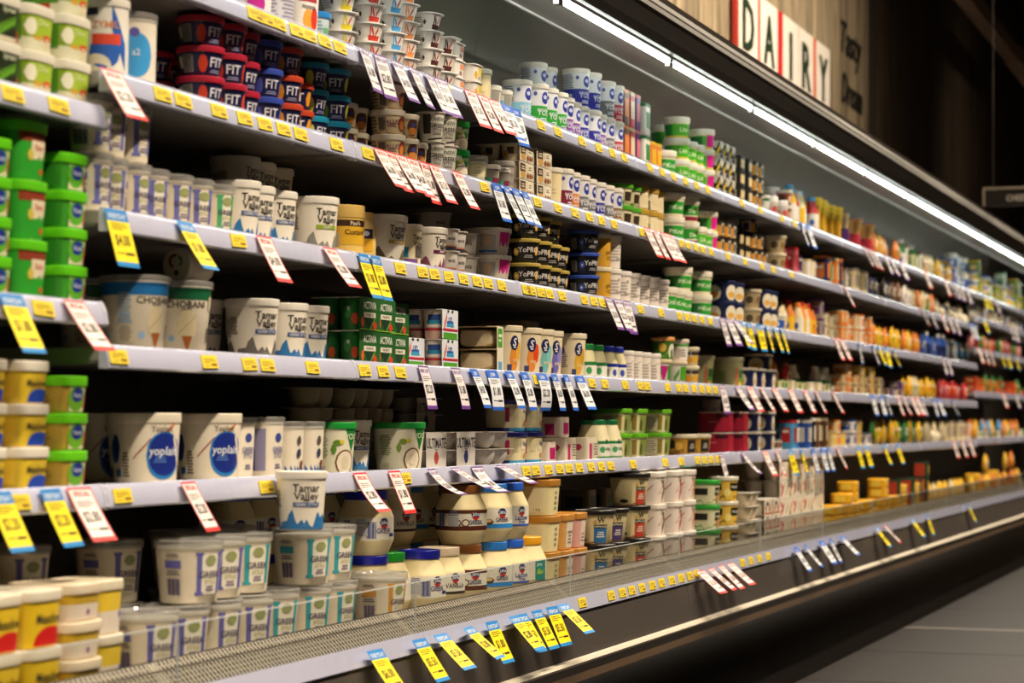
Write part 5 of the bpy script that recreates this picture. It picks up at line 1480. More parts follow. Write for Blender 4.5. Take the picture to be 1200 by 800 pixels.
def pouch(a, b):
    k = 'pouch_%s_%s' % (a, b)
    if k not in KINDS:
        T(k, 'cheese_pouch', '%s cheese pouch with %s patch' % (a, b), 'cheese pouch', 0.135, 0.02, 0.02, n=2.4, asp=2.6, body=PALE[a], single=True, seg=20,
          prof=[(0, 0.004), (0.06, 0.013), (0.3, 0.021), (0.6, 0.020), (0.9, 0.010), (0.93, 0.003), (1, 0.003)], decor=[('E', PALE[b], 0, 0.45, 0.05, 0.06), ('E', PALE[b], -90, 0.45, 0.02, 0.07), ('Q', PALE['white'], 0, 0.62, 0.04, 0.012)])
    return k


def fbox(a, b, h=0.105, r=0.04, asp=1.0):
    k = 'box_%s_%s_%d' % (a, b, int(h * 1000))
    if k not in KINDS:
        sz = 'tall' if h > 0.11 else ('low' if h < 0.07 else 'medium')
        T(k, 'cheese_box', '%s %s carton with %s panel' % (sz, a, b), 'carton', h, r, r, n=9, asp=asp, body=PALE[a], single=True, seg=20, decor=[('Q', PALE[b], 0, 0.5, r * 1.3, h * 0.5), ('Q', PALE[b], -90, 0.5, r * 1.2, h * 0.5), ('Q', PALE['white'], -90, 0.62, r * 0.8, h * 0.1), ('B', PALE[b], 0.9, 1.0)])
    return k


def fbottle(a, b, cap, h=0.16, r=0.03):
    k = 'bottle_%s_%s_%s' % (a, b, cap)
    if k not in KINDS:
        T(k, 'drink_bottle', '%s bottle with %s label and %s cap' % (a, b, cap), 'bottle', h, r, r, body=PALE[a], single=True, seg=20, lid=('cap', PALE[cap], 0.018, 0.001), prof=[(0, r * 0.94), (0.04, r), (0.66, r), (0.9, r * 0.62), (1, r * 0.55)],
          decor=[('B', PALE[b], 0.06, 0.58), ('E', PALE['blue'], -60, 0.3, 0.022, 0.03)])
    return k


def ftub(a, b, lid, h=0.075, r=0.042):
    k = 'tub_%s_%s_%s_%d' % (a, b, lid, int(h * 1000))
    if k not in KINDS:
        T(k, 'cheese_tub', '%s%s tub with %s label and %s lid' % ('tall ' if h > 0.1 else '', a, b, lid), 'tub', h, r, r * 0.88, body=PALE[a], single=True, seg=20, lid=('flat', PALE[lid], 0.009, 0.003), decor=[('B', PALE[b], 0.25, 0.75), ('E', PALE['white'], -50, 0.5, r * 0.7, h * 0.3)])
    return k


T('stick_bunch', 'cheese_sticks', 'standing bunch of yellow cheese sticks', 'cheese sticks', 0.17, 0.03, 0.03, n=2, body='#d8a41c', single=True, seg=14, prof=[(0, 0.026), (0.45, 0.024), (0.6, 0.028), (0.8, 0.034), (1, 0.036)], decor=[('B', '#e8c43c', 0.62, 0.98), ('V', '#9a6a10', -60, 0.5, 0.04, 0.14, 7)])
T('snack_fan', 'snack_box', 'red box of fanned snack sticks', 'snack box', 0.155, 0.034, 0.03, n=5, body='#b82438', single=True, seg=16, prof=[(0, 0.03), (0.5, 0.03), (0.52, 0.026), (1, 0.042)], decor=[('B', '#d8a458', 0.53, 0.97), ('V', '#8a4a2c', -60, 0.75, 0.05, 0.06, 6)])
T('snack_purple', 'snack_box', 'purple box of snack sticks', 'snack box', 0.16, 0.03, 0.028, n=5, body='#4a1a60', single=True, seg=16, prof=[(0, 0.028), (0.5, 0.028), (0.52, 0.022), (1, 0.030)], decor=[('B', '#d8b87a', 0.53, 0.97), ('V', '#5a2a6a', -60, 0.75, 0.03, 0.06, 4)])
T('ball_net', 'cheese_ball', 'white cheese ball with green neck', 'cheese ball', 0.062, 0.031, 0.03, body='#dcd6c0', single=True, seg=16, prof=[(0, 0.012), (0.15, 0.024), (0.45, 0.031), (0.75, 0.024), (0.9, 0.010), (1, 0.006)], decor=[('B', '#3f8a2c', 0.78, 0.98), ('E', '#3f8a2c', -60, 0.45, 0.02, 0.02)])
T('egg_tub', 'cheese_tub', 'rounded ivory cheese tub', 'tub', 0.07, 0.036, 0.03, body='#e2d8bc', single=True, seg=16, prof=[(0, 0.026), (0.3, 0.034), (0.6, 0.036), (0.9, 0.022), (1, 0.01)])
T('paper_cup', 'dessert_cup', 'cream paper cup with pale lid', 'dessert cup', 0.075, 0.046, 0.036, body='#c8b48a', lid=('flat', '#cfc2a4', 0.008, 0.004), single=True, decor=[('E', '#8a6a3c', 0, 0.5, 0.03, 0.03), ('E', '#5a4a34', -60, 0.5, 0.03, 0.03)])
T('cheese_block', 'cheese_block', 'yellow cheese block in film', 'cheese block', 0.048, 0.05, 0.05, n=5, asp=1.5, body='#dca41c', single=True, seg=20, prof=[(0, 0.046), (0.1, 0.05), (0.9, 0.05), (1, 0.045)], decor=[('Q', '#e8c84a', 0, 0.5, 0.06, 0.028), ('Q', '#2a54a8', 20, 0.5, 0.02, 0.02), ('Q', '#e8c84a', -90, 0.5, 0.05, 0.03)])
T('green_block', 'cheese_block', 'dark green and red cheese block', 'cheese block', 0.085, 0.045, 0.045, n=6, asp=1.2, body='#143a24', single=True, seg=20, decor=[('Q', '#b83a24', -90, 0.5, 0.06, 0.07), ('Q', '#d8b03c', 0, 0.5, 0.04, 0.05)])

# ------------------------------------------------------------------ placing the goods
ITEMS = []
DX = 2.006


def aabb(it):
    return it['x'] - it['rx'], it['x'] + it['rx'], it['y'] - it['ry'], it['y'] + it['ry']


def overlap(a, b):
    if a['z0'] >= b['z1'] - 0.001 or b['z0'] >= a['z1'] - 0.001:
        return 0
    dx, dy = abs(a['x'] - b['x']), abs(a['y'] - b['y'])
    if a['round'] and b['round']:
        R = a['rx'] + b['rx'] + 0.001
        if dx * dx + dy * dy < R * R:
            return math.sqrt(max(0, R * R - dx * dx)) - dy
        return 0
    if dx < a['rx'] + b['rx'] + 0.0005 and dy < a['ry'] + b['ry'] + 0.001:
        return a['ry'] + b['ry'] + 0.001 - dy
    return 0


BYSHELF = {}
DBG = []


def place(s, key, pr, tiers=1, d=0.006, rot=None, zo=0.0, y=None, jit=1.0):
    K = KINDS[key]
    rx, ry, n = K['r'], K['ry'], K['n']
    if 2.05 < n <= 3:
        rx = ry = rx * 2 ** (0.5 - 1.0 / n)
    zb = ZS[s] - 0.0055 + zo if s != 'D' else ZS['D'] - 0.007 + zo
    up = {'S2': 'S1', 'S3': 'S2', 'S4': 'S3', 'S5': 'S4', 'L2': 'L1', 'L3': 'L2', 'F2': 'F1', 'F3': 'F2', 'F4': 'F3', 'F5': 'F4', 'D': 'S5'}.get(s)
    top = ZS[up] - (0.049 if s == 'D' else 0.038 if d < 0.085 else 0.0455) if up else 2.17
    while tiers > 1 and zb + tiers * (K['h'] + 0.0006) > top:
        tiers -= 1
    lst = BYSHELF.setdefault(s, [])
    best = None
    yin = y
    for step in range(1 if yin is not None else (6 if d < 0.085 else 16)):
        d2 = d + 0.01 * step
        X0 = (DX if s == 'D' else XS) + d2 + (0.004 if n > 2.05 else 0.0)
        xc = X0 + rx
        if xc + rx > 2.652 and step:
            break
        y = yin
        if y is None:
            if n > 3:
                y = y_at(pr, X0) - ry
            else:
                y = y_at(pr, xc)
                for _ in range(12):
                    p, sc = px_of(y, xc)
                    e = pr - (p + rx * sc * 0.985)
                    y += e / max(20.0, (VPX - p) ** 2 * CT * CT / (F * xc))
        if s[0] == 'L':
            y = min(y, BAY0 - ry - 0.006)
        elif s[0] == 'S':
            y = max(y, BAY0 + ry + 0.008)
        it = dict(x=-xc, y=y, rx=rx, ry=ry, round=(n <= 3), z0=zb, z1=zb + tiers * (K['h'] + 0.0006))
        yo = y
        for _ in range(80):
            mv = 0
            for o in lst:
                ov = overlap(it, o)
                if ov > 0:
                    mv = max(mv, ov if it['y'] >= o['y'] else ov + 2 * (o['y'] - it['y']))
            if mv <= 0:
                break
            it['y'] += mv + 0.0003
        cost = abs(it['y'] - yo) + ((1.6 if s in ('S1', 'S2') else 1.0) if d < 0.085 else 0.2) * 0.01 * step
        if best is None or cost < best[0] - 1e-6:
            best = (cost, it, d2, yo)
        if it['y'] - yo < 0.006:
            break
    cost, it, d2, yo = best
    lst.append(it)
    if abs(it['y'] - yo) > 0.035:
        DBG.append('%s %s pr %s moved %.3f' % (s, key, pr, it['y'] - yo))
    if rot is None:
        rot = -18 + (random.uniform(-34, 10) if key[:3] in ('fit', 'yop') else random.uniform(-10, 6)) if n <= 3 else random.uniform(-1.5, 1.5)
    for t in range(tiers):
        ITEMS.append(dict(K=K, s=s, loc=(it['x'], it['y'], zb + t * (K['h'] + 0.0006)), tier=t, d=d,
                          rot=math.radians(rot + (random.uniform(-4, 4) if n <= 3 else random.uniform(-0.6, 0.6)) * (t > 0)), run=(s, key), zo=zo))
    return it


QUEUE = []


def run(s, key, prs, tiers=1, d=0.006, rot=None, zo=0.0):
    for i, p in enumerate(prs):
        QUEUE.append((s, key, p, tiers[i] if isinstance(tiers, (list, tuple)) else tiers, d, rot, zo))


# left bay
run('L1', 'marg_leaf', [-4, 33], 3)
run('L1', 'marg_lime', [72, 108], [2, 3])
run('L2', 'green_small', [22], 4)
run('L2', 'green_big', [64], 3)
run('L2', 'green_small', [110], 4)
run('L3', 'yellow_blue', [17, 66], 3)
run('L3', 'gold_small', [117], 3)
run('D', 'yellow_red', [36, 80], 2, 0.0)
run('D', 'yellow_white', [128], 3, 0.0)
run('D', 'yellow_tall', [152], 2, 0.0)
run('D', 'greek_purple', [60], 3, 0.22)
run('D', 'greek_purple', [168], 2, 0.14)

# top shelf
run('S1', 'pink_tub', [321], 1)
run('S1', 'violet_tub', [346], 1)
run('S1', 'fruit_tub', [375], 1)
run('S1', 'bluecap_cup', [387], 1, 0.004)
run('S1', 'flatpot_yellow', [421], 4)
run('S1', 'flatpot_red', [453], 5)
run('S1', 'flatpot_sky', [478], 5)
run('S1', 'flatpot_orange', [493], 5)
run('S1', 'flatpot_black', [521, 537], [4, 3])
run('S1', 'mini_box', [549], 3)
run('S1', 'mini_box_yellow', [567], 2)
run('S1', 'mini_box_orange', [544], 1, 0.10, zo=0.139)
run('S1', 'plain_pot', [577], 1, 0.05)
run('S1', 'teal_cup', [586, 600], 1)
run('S1', 'jalna_sky', [624], 1)
run('S1', 'jalna_green', [642, 655, 666], 1)
run('S1', 'jalna_purple', [674, 682], 1, 0.02)
run('S1', 'jalna_blue', [692, 704], 2)
run('S1', 'jalna_purple', [711], 1)
run('S1', 'jalna_grey', [722], 2)
run('S1', 'jalna_red', [732], 2)
run('S1', 'jalna_green', [642, 654], 2, 0.125)
run('S1', 'tall_teal', [712], 2, 0.12)
run('S1', fbox('brown', 'orange', 0.12, 0.034), [738], 2)
run('S1', fbox('red', 'cream', 0.12, 0.034), [745], 2)
run('S1', fbox('purple', 'pink', 0.12, 0.034), [751], 2)
run('S1', fbox('white', 'green', 0.11, 0.04), [763], 2)
run('S1', fbox('orange', 'yellow', 0.10, 0.034), [770, 776], 1)
run('S1', 'wt_green', [793], 1)
run('S1', 'wt_lime', [793, 802], 3, 0.11)
run('S1', 'wt_pink', [806], 4, 0.15)
run('S1', 'wt_lime', [809, 818, 826], [3, 2, 2])
run('S1', 'wt_pink', [838], 4)
run('S1', 'cow_pack', [849, 856, 863], 3)
run('S1', 'dark_tray', [874, 883], 3)
run('S1', 'dark_card', [890, 896], 3)
run('S1', ftub('green', 'white', 'white', 0.07, 0.034), [903], 1)
run('S1', 'dome_bottle', [912, 924], 1)
run('S1', 'red_cup', [929], 2)
run('S1', 'dome_bottle', [914], 2, 0.09)

# second shelf
run('S2', 'milk_blue', [126], 1, 0.115)
run('S2', 'milk_red', [153], 1)
run('S2', 'milk_sky', [185], 1)
run('S2', 'fit_red', [205, 220], 2, 0.14)
run('S2', 'fit_red', [264, 289, 304], 3, [0][0] + 0.012)
run('S2', 'fit_blue', [332], 3)
run('S2', 'fit_orange', [353, 368], [3, 2])
run('S2', 'fit_teal', [386, 410], 3)
run('S2', 'fit_blue', [331], 3, 0.13)
run('S2', 'fit_teal', [398], 3, 0.13)
run('S2', 'cream_pot', [420, 433], 2, 0.03)
run('S2', 'cream_tub', [470], 3)
run('S2', 'cream_pot', [492, 500], [2, 1])
run('S2', 'greek_cup', [523, 538], 2)
run('S2', 'coconut_small', [551], 2)
run('S2', 'dome_cup', [572], 1)
run('S2', 'label_cup', [587, 599], 1)
run('S2', 'gable', [582, 595], 1, 0.12, zo=0.0)
run('S2', 'grey_pot', [604], 1)
run('S2', 'oat_pack', [626], [3], 0.012)
run('S2', 'oat_pack', [647], 3)
run('S2', 'plain_pot', [660], 1)
run('S2', 'jalna_maroon', [673], 1)
run('S2', 'jalna_orange', [681], 1)
run('S2', 'jalna_grey', [692, 700], 1)
run('S2', 'jalna_blue', [711], 1)
run('S2', 'jalna_grey', [720], 1)
run('S2', 'jalna_brown', [731], 1)
run('S2', 'dip_green', [742, 752], 2)
run('S2', 'gold_jar', [760, 772, 779], 2)
run('S2', 'wt_green', [803], 2)
run('S2', 'wt_wine', [820], 2)
run('S2', 'wt_lime', [829, 836], 1)
run('S2', 'wt_pink', [841], 2)
run('S2', 'dark_card', [850, 857, 864], 2)
run('S2', 'dark_tray', [873, 880], 2, 0.05)
run('S2', 'dark_card', [888, 895, 901], [3, 2, 1])
run('S2', 'paper_cup', [922], 2)

# third shelf
run('S3', 'greek_small', [126, 151, 177], 2)
run('S3', 'greek_small', [199, 227, 250], 1)
run('S3', 'greek_green', [275], 1)
run('S3', 'tamar_blue', [305, 323, 349], 1)
run('S3', 'tamar_grey', [240, 280], 1, 0.30, zo=0.0)
run('S3', 'tamar_grey', [272], 1, 0.16, zo=0.0)
run('S3', 'tamar_short', [306, 324, 345], 2, 0.10)
run('S3', 'tamar_lime', [398], 1)
run('S3', 'honey_jar', [428], 1)
run('S3', 'custard_small', [440], 1)
run('S3', 'tamar_olive', [478], 1)
run('S3', 'tamar_olive', [474], 2, 0.16)
run('S3', 'tall_teal', [496], 1)
run('S3', 'tall_teal', [488], 2, 0.14)
run('S3', 'tamar_purple', [525], 1)
run('S3', 'evia_cup', [538, 549], 2)
run('S3', 'evia_tub', [530], 3, 0.12)
run('S3', 'evia_tub', [562], 2, 0.06)
run('S3', 'pink_wide', [600], 2)
run('S3', 'yopro_black', [634, 647, 659], [3, 3, 3])
run('S3', 'yopro_black', [667], 2)
run('S3', 'yopro_black', [622], 3, 0.12)
run('S3', 'maroon_pot', [694], 2, 0.09)
run('S3', 'yopro_blue', [703], 3)
run('S3', 'mustard_pot', [717], 2)
run('S3', 'white_pot', [729], 2)
run('S3', 'white_pot', [741, 752, 763, 774, 785], 1)
run('S3', 'wt_green', [794, 804], 1)
run('S3', 'wt_green', [812], 2)
run('S3', 'wt_green', [835], 2)
run('S3', 'navy_tub', [863, 873], 2)
run('S3', 'dark_box', [850], 2, 0.10)
run('S3', 'paper_cup', [893], 2)
run('S3', 'navy_tub', [905, 912], [2, 2])

# fourth shelf
run('S4', 'chobani_green', [146], 1, 0.14)
run('S4', 'chobani_blue', [200], 1)
run('S4', 'chobani_green', [250], 1, rot=-48)
run('S4', 'tamar_grey', [263], 1, 0.10)
run('S4', 'tamar_grey', [328], 1)
run('S4', 'tamar_blue', [362, 386], 1)
run('S4', 'dark_box', [400, 416], 2, 0.19)
run('S4', 'activia', [446, 463, 480], 2)
run('S4', 'liddells', [498], 1)
run('S4', 'liddells', [538], 2)
run('S4', 'side_pack', [592], 1, 0.012, rot=4)
run('S4', 's_orange', [613], 1)
run('S4', 's_peach', [636], 1)
run('S4', 's_teal', [650], 1)
run('S4', 's_violet', [661], 1)
run('S4', 's_gold', [688], 1)
run('S4', 'long_tray', [634], 3, 0.22)
run('S4', 'capbottle_green', [699, 711], 1)
run('S4', 'capbottle_blue', [724, 734], 1)
run('S4', 'white_mini', [744, 754, 764, 775], 1)
run('S4', 'soup_pink', [788], 1)
run('S4', 'soup_green', [806], 1)
run('S4', 'juice_green', [791], 1, zo=0.083)
run('S4', 'juice_white', [808], 1, zo=0.083)
run('S4', 'soup_gold', [820], 2)
run('S4', 'veg_bucket', [838], 1, 0.05)
run('S4', 'veg_bucket', [872], 1)
run('S4', 'navy_box', [890, 900, 912], [1, 1, 1])
run('S4', 'navy_box', [908], 2, 0.14)

# fifth shelf
run('S5', 'yoplait', [166], 1, 0.10)
run('S5', 'yoplait', [213, 284], 1, rot=-30)
run('S5', 'yoplait', [238], 1, 0.10)
run('S5', 'carton_purple', [306, 338], 1)
run('S5', 'carton_stripe', [363, 386], 1)
run('S5', 'coconut_tall', [418], 1)
run('S5', 'tamar_blue', [436], 1, 0.09)
run('S5', 'coconut_big', [499], 1)
run('S5', 'cup_stack', [470, 440, 400], 2, 0.26)
run('S5', 'ultimate', [533], 1)
run('S5', 'ultimate_dark', [567], 1)
run('S5', 'bowl_pack', [603], 1)
run('S5', 'ultimate_dark', [520], 2, 0.20)
run('S5', 'bluelid_tub', [623, 642], 2)
run('S5', 'box_pink', [652], 1, 0.005)
run('S5', 'box_cream', [676, 701], 1)
run('S5', 'box_pink', [668], 1, 0.02, zo=0.0735)
run('S5', 'milkpot_green', [718, 732], 1)
run('S5', 'lime_dip', [744, 762, 790], 2)
run('S5', 'lime_dip', [738], 2, 0.14)
run('S5', 'nut_dip', [818, 834], 1)
run('S5', 'red_box', [862, 879], 2)
run('S5', 'navy_box', [895, 911], 2)
run('S5', 'white_pot', [845], 2, 0.12)

# bottom deck
run('D', 'greek_purple', [211, 247, 285], 1)
run('D', 'greek_purple', [262, 289], 1, 0.006, zo=0.1256)
run('D', 'greek_purple', [322], 1)
run('D', 'greek_teal', [320], 1, 0.006, zo=0.1256)
run('D', 'greek_teal', [352, 390, 419], 1)
run('D', 'greek_teal', [391, 418], 1, 0.006, zo=0.1256)
run('D', 'tamar_blue', [384], 1, -0.040, rot=-52, zo=0.2512)
run('D', 'greek_orange', [478], 1)
run('D', 'greek_purple', [250, 300], 2, 0.20)
run('D', 'jar_navy', [300, 330, 360, 400], 2, 0.36)
run('D', 'jar_navy', [459], 2, 0.05)
run('D', 'jar_green', [474], 1, 0.05)
run('D', 'jar_navy', [509], 1)
run('D', 'jar_vanilla', [487], 2, 0.17)
run('D', 'jar_blue', [502], 2, 0.16)
run('D', 'jar_vanilla', [540], 1)
run('D', 'jar_vanilla', [519], 2, 0.15)
run('D', 'jar_coconut', [570], 2)
run('D', 'jar_blue', [600], 2)
run('D', 'jar_lactose', [618], 2)
run('D', 'jar_yellow', [640], 1)
run('D', 'gold_tub', [661], 3)
run('D', 'gold_tub_orange', [677], 2)
run('D', 'gold_tub_pink', [692], 2)
run('D', 'gipps_blue', [722], 2)
run('D', 'gipps_purple', [738], 2)
run('D', 'gipps_red', [763], 3)
run('D', 'dark_box', [700, 720], 3, 0.24)
run('D', 'stick_brown', [784], 3)
run('D', 'stick_red', [804], 3)
run('D', 'stick_orange', [819], 3)
run('D', 'lid_green_veg', [848], 3)
run('D', 'yellow_black', [866], 3)
run('D', 'cup_stack', [893], 2)
run('D', 'yog_multi_low', [906, 915], 3)
run('D', 'yog_multi', [930, 943, 955, 965], 4, 0.075)


for q in sorted(QUEUE, key=lambda q: (q[4] >= 0.085, q[6] > 0)):      # front rows first, then what stands behind or on top
    place(*q)


def fill(s, p0, p1, kinds, tiers=1, d=0.015, gap=0.006):
    """rows of goods at the far end, cycling through kinds"""
    X = (DX if s == 'D' else XS) + d
    y, y1 = y_at(p0, X), y_at(p1, X)
    i = 0
    rnd = random.Random(p0 * 7 + len(s))
    while True:
        k = kinds[i % len(kinds)] if rnd.random() < 0.55 else rnd.choice(kinds)
        K = KINDS[k]
        if y + 2 * K['ry'] > y1:
            break
        t = tiers[i % len(tiers)] if isinstance(tiers, (list, tuple)) else tiers
        if t > 1 and rnd.random() < 0.3:
            t -= 1
        it = place(s, k, 0, t, d + rnd.uniform(0, 0.04), None if K['n'] < 3 and K['ry'] < 1.3 * K['r'] else rnd.uniform(-5, 5), 0.0, y=y + K['ry'] + 0.002)
        y = it['y'] + K['ry'] + gap * rnd.choice((1, 1, 2, 6))
        i += 1


fill('S1', 932, 962, [fbottle('yellow', 'white', 'sky', 0.17, 0.033), fbottle('red', 'white', 'sky', 0.16, 0.033), fbottle('cream', 'yellow', 'white', 0.16, 0.033)], 1, gap=0.02)
fill('S1', 964, 996, ['stick_bunch'], 1, gap=0.03)
fill('S1', 998, 1030, ['snack_purple', 'snack_fan', fbox('blue', 'white', 0.07, 0.03)], 1, gap=0.04)
fill('S1', 1031, 1062, [pouch('orange', 'white'), pouch('yellow', 'red'), pouch('orange', 'green')], 1)
fill('S1', 1062, 1086, [fbox('cream', 'green', 0.10, 0.034), fbox('white', 'brown', 0.12, 0.034), fbottle('green', 'white', 'white', 0.15, 0.028)], 1)
fill('S1', 1086, 1124, [pouch('yellow', 'blue'), fbox('blue', 'yellow', 0.12, 0.036), pouch('cream', 'brown'), ftub('yellow', 'brown', 'blue', 0.08, 0.04)], [1, 1, 1, 2])
fill('S1', 1125, 1140, [fbox('white', 'sky', 0.105, 0.04), ftub('white', 'blue', 'white', 0.11, 0.04)], 2)
fill('S2', 922, 938, [fbox('red', 'white', 0.13, 0.036), fbox('pink', 'red', 0.12, 0.036)], 1)
fill('S2', 938, 974, [fbox('white', 'purple', 0.09, 0.05), fbox('cream', 'red', 0.15, 0.045), fbox('white', 'cream', 0.09, 0.05)], 1)
fill('S2', 975, 1000, [fbox('navy', 'orange', 0.14, 0.034), fbox('cream', 'green', 0.14, 0.034), fbox('orange', 'cream', 0.14, 0.034)], 1)
fill('S2', 1000, 1026, [fbox('grey', 'white', 0.12, 0.045), fbox('cream', 'grey', 0.12, 0.045)], 1)
fill('S2', 1027, 1064, [pouch('black', 'white'), pouch('navy', 'cream'), pouch('brown', 'white')], 1)
fill('S2', 1064, 1104, [pouch('orange', 'white'), pouch('white', 'purple'), fbox('green', 'yellow', 0.09, 0.04), pouch('cream', 'orange')], 1)
fill('S2', 1104, 1140, ['egg_tub', pouch('cream', 'blue'), 'egg_tub', fbox('navy', 'white', 0.09, 0.036)], 1)
fill('S3', 914, 936, [pouch('white', 'grey'), ftub('white', 'blue', 'white', 0.075, 0.05), pouch('cream', 'white')], [1, 2, 1])
fill('S3', 936, 966, [fbottle('orange', 'yellow', 'red', 0.15, 0.03), fbottle('cream', 'white', 'orange', 0.14, 0.03), fbox('red', 'orange', 0.06, 0.045), fbottle('red', 'yellow', 'blue', 0.15, 0.03)], 1)
fill('S3', 966, 988, [fbox('grey', 'purple', 0.09, 0.036), fbox('cream', 'grey', 0.06, 0.05)], 2)
fill('S3', 988, 1030, [fbox('cream', 'orange', 0.075, 0.04), fbox('orange', 'cream', 0.075, 0.04), fbox('white', 'orange', 0.075, 0.04)], 2)
fill('S3', 1030, 1086, [pouch('yellow', 'white'), pouch('yellow', 'brown'), pouch('yellow', 'green'), pouch('orange', 'yellow')], 1)
fill('S3', 1086, 1114, [pouch('blue', 'white'), fbottle('blue', 'navy', 'white', 0.15, 0.03)], 1)
fill('S3', 1114, 1140, [fbox('black', 'grey', 0.13, 0.036), fbox('grey', 'sky', 0.12, 0.036), pouch('black', 'sky')], 1)
fill('S4', 914, 944, [pouch('orange', 'white'), pouch('red', 'white'), pouch('white', 'red')], 1, 0.09)
fill('S4', 914, 985, [fbox('cream', 'white', 0.045, 0.036), fbox('cream', 'green', 0.045, 0.036)], 1, 0.008)
fill('S4', 944, 984, ['ball_net', fbottle('white', 'green', 'white', 0.13, 0.034), 'ball_net'], [2, 1, 1], 0.09)
fill('S4', 986, 1036, [fbox('cream', 'orange', 0.05, 0.04), fbox('cream', 'yellow', 0.05, 0.04), fbox('cream', 'brown', 0.05, 0.04)], [2, 3, 2])
fill('S4', 1036, 1066, [fbox('purple', 'grey', 0.045, 0.045), fbox('cream', 'purple', 0.045, 0.045), fbox('brown', 'grey', 0.045, 0.045)], [2, 1])
fill('S4', 1066, 1106, [pouch('yellow', 'red'), pouch('yellow', 'orange'), pouch('cream', 'green')], 1)
fill('S4', 1106, 1140, [pouch('red', 'white'), pouch('red', 'sky'), pouch('red', 'orange')], 1)
fill('S5', 913, 932, [ftub('cream', 'white', 'white', 0.075, 0.05), fbox('white', 'brown', 0.045, 0.06)], [1, 1])
fill('S5', 913, 932, [pouch('green', 'white'), pouch('green', 'red')], 1, 0.13)
fill('S5', 932, 956, [fbox('sky', 'red', 0.13, 0.034), fbox('blue', 'white', 0.13, 0.034)], 1)
fill('S5', 956, 980, [fbox('black', 'white', 0.14, 0.034), fbox('brown', 'cream', 0.14, 0.034)], 1)
fill('S5', 980, 1028, [fbox('cream', 'yellow', 0.065, 0.042), fbox('cream', 'orange', 0.065, 0.042), fbox('white', 'blue', 0.065, 0.042)], [1, 2, 2])
fill('S5', 1028, 1090, [pouch('green', 'yellow'), pouch('yellow', 'green'), pouch('green', 'white'), pouch('yellow', 'cream')], 1)
fill('S5', 1090, 1116, [pouch('cream', 'white'), pouch('cream', 'yellow'), 'egg_tub'], 1)
fill('S5', 1116, 1140, [fbox('cream', 'grey', 0.13, 0.034), fbox('white', 'orange', 0.13, 0.034)], 1)
fill('D', 968, 1062, ['cheese_block', 'cheese_block'], [3, 3, 2, 4])
fill('D', 1062, 1092, ['green_block', 'cheese_block'], [2, 3])
fill('D', 1092, 1136, [pouch('yellow', 'white'), pouch('yellow', 'orange'), pouch('cream', 'yellow')], 1)
F0 = y_at(1143, XS)
for s, kk, tt in (('F1', [ftub('white', 'green', 'white', 0.08, 0.042), fbox('white', 'green', 0.12, 0.04), ftub('white', 'yellow', 'blue', 0.08, 0.042), fbox('green', 'yellow', 0.12, 0.04)], [2, 1]),
                  ('F2', [fbox('white', 'blue', 0.10, 0.04), ftub('green', 'white', 'white', 0.075, 0.042), pouch('white', 'blue'), pouch('cream', 'pink')], [1]),
                  ('F3', [pouch('orange', 'white'), pouch('red', 'green'), pouch('pink', 'white'), pouch('green', 'red')], [1]),
                  ('F4', [fbox('orange', 'green', 0.05, 0.045), ftub('orange', 'red', 'green', 0.06, 0.042), fbox('red', 'orange', 0.05, 0.045), pouch('green', 'orange')], [2, 1]),
                  ('F5', [pouch('sky', 'red'), pouch('yellow', 'white'), pouch('orange', 'yellow'), fbox('white', 'green', 0.06, 0.045)], [1]),
                  ('D', [pouch('yellow', 'white'), 'cheese_block', pouch('yellow', 'blue'), pouch('orange', 'yellow')], [1, 3, 1, 1])):
    fill(s, 1145, 1204, kk, tt)

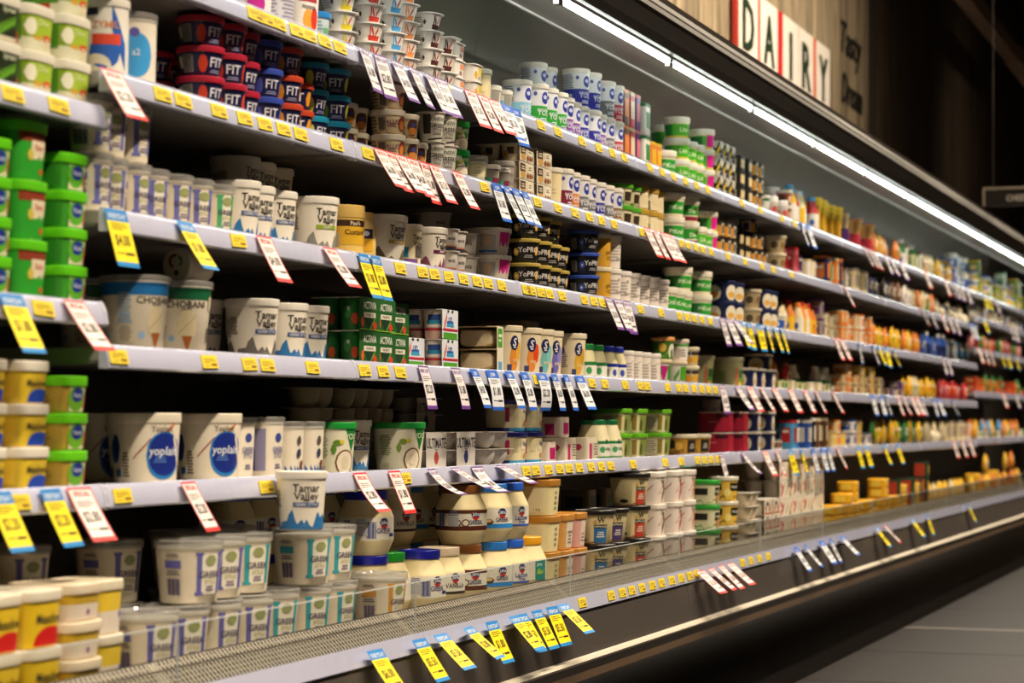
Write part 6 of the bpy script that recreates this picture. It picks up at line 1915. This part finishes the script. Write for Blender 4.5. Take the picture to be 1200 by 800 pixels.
# ------------------------------------------------------------------ build the goods and say which is which
SNAME = {'S1': 'top shelf', 'S2': 'second shelf', 'S3': 'third shelf', 'S4': 'fourth shelf', 'S5': 'fifth shelf', 'D': 'bottom deck', 'L1': 'left upper shelf', 'L2': 'left middle shelf',
         'L3': 'left lower shelf', 'F1': 'far top shelf', 'F2': 'far second shelf', 'F3': 'far third shelf', 'F4': 'far fourth shelf', 'F5': 'far fifth shelf'}
TIER = ['bottom tier', 'second tier', 'third tier', 'fourth tier', 'fifth tier', 'sixth tier']
groups = {}
for it in ITEMS:
    it['lv'] = int(round((it['loc'][2] - (ZS[it['s']] - 0.0055)) / max(0.04, it['K']['h'])))
    back = 'back' if it['d'] >= 0.085 else 'front'
    it['back'] = back
    groups.setdefault((it['K']['desc'], it['s']), []).append(it)
for (desc, s), lst in groups.items():
    cols = {}
    nb = len({it['back'] for it in lst})
    nt = len({it['lv'] for it in lst})
    for it in sorted(lst, key=lambda i: i['loc'][1]):
        kk = (it['back'], it['lv'])
        cols[kk] = cols.get(kk, 0) + 1
        it['ord'] = cols[kk]
    for it in lst:
        many = cols[(it['back'], it['lv'])] > 1
        lab = desc
        if many:
            lab += ', %s from left' % ORD[it['ord']]
        if nt > 1:
            lab += ', ' + TIER[min(5, it['lv'])]
        if nb > 1 and it['back'] == 'back':
            lab += ', back row'
        lab += ', ' + SNAME[s]
        it['label'] = lab
for it in ITEMS:
    K = it['K']
    o = link(K['name'], K['body'], None, it['loc'], (0, 0, it['rot']))
    tag(o, it['label'], K['cat'], '%ss on the %s' % (K['cat'], SNAME[it['s']]))
    for p in K['parts']:
        link(p[0], p[1], o, p[2] if len(p) > 2 else None)



# tub lying on top of the tubs at the left of the fourth shelf, lid towards the camera
lp = [(0, 0.027), (0.003, 0.029), (0.094, 0.0325)]
mb = MB()
mb.loft(lp, 2.0, M('#d8cdb8', 0.4), 28)
lt = link('yogurt_tub', mb.mesh('yogurt_tub'), None, (-(XS + 0.085), y_at(226, XS + 0.1) + 0.02, ZS['S4'] - 0.0055 + 0.1490 + 0.0355), (math.radians(90), 0, math.radians(-6)))
tag(lt, 'white tub lying on its side above the blue-ringed tub', 'yogurt tub', 'yogurt tubs on the fourth shelf')
mb = MB()
mb.loft([(0.090, 0.0345), (0.1005, 0.0345), (0.102, 0.033)], 2.0, M('#ddd4c2', 0.35), 28)
lo = mb.obj('lid', lt, 0.6)
mb = MB()


def disc(cx, cy, r0, r1, a0, a1, col):
    n = 16
    for i in range(n):
        p0, p1 = a0 + (a1 - a0) * i / n, a0 + (a1 - a0) * (i + 1) / n
        mb.face([(cx + r0 * math.cos(p0), cy + r0 * math.sin(p0), 0.1025), (cx + r1 * math.cos(p0), cy + r1 * math.sin(p0), 0.1025),
                 (cx + r1 * math.cos(p1), cy + r1 * math.sin(p1), 0.1025), (cx + r0 * math.cos(p1), cy + r0 * math.sin(p1), 0.1025)], M(col, 0.4))


disc(-0.004, 0.008, 0.009, 0.015, 1.2, 4.4, '#8a2a24')
disc(0.003, 0.008, 0.006, 0.012, -1.2, 1.4, '#5f9a3a')
disc(0.0, -0.016, 0.0, 0.006, 0, 6.28, '#4a443c')
mb.obj('printed_label', lt, 0)
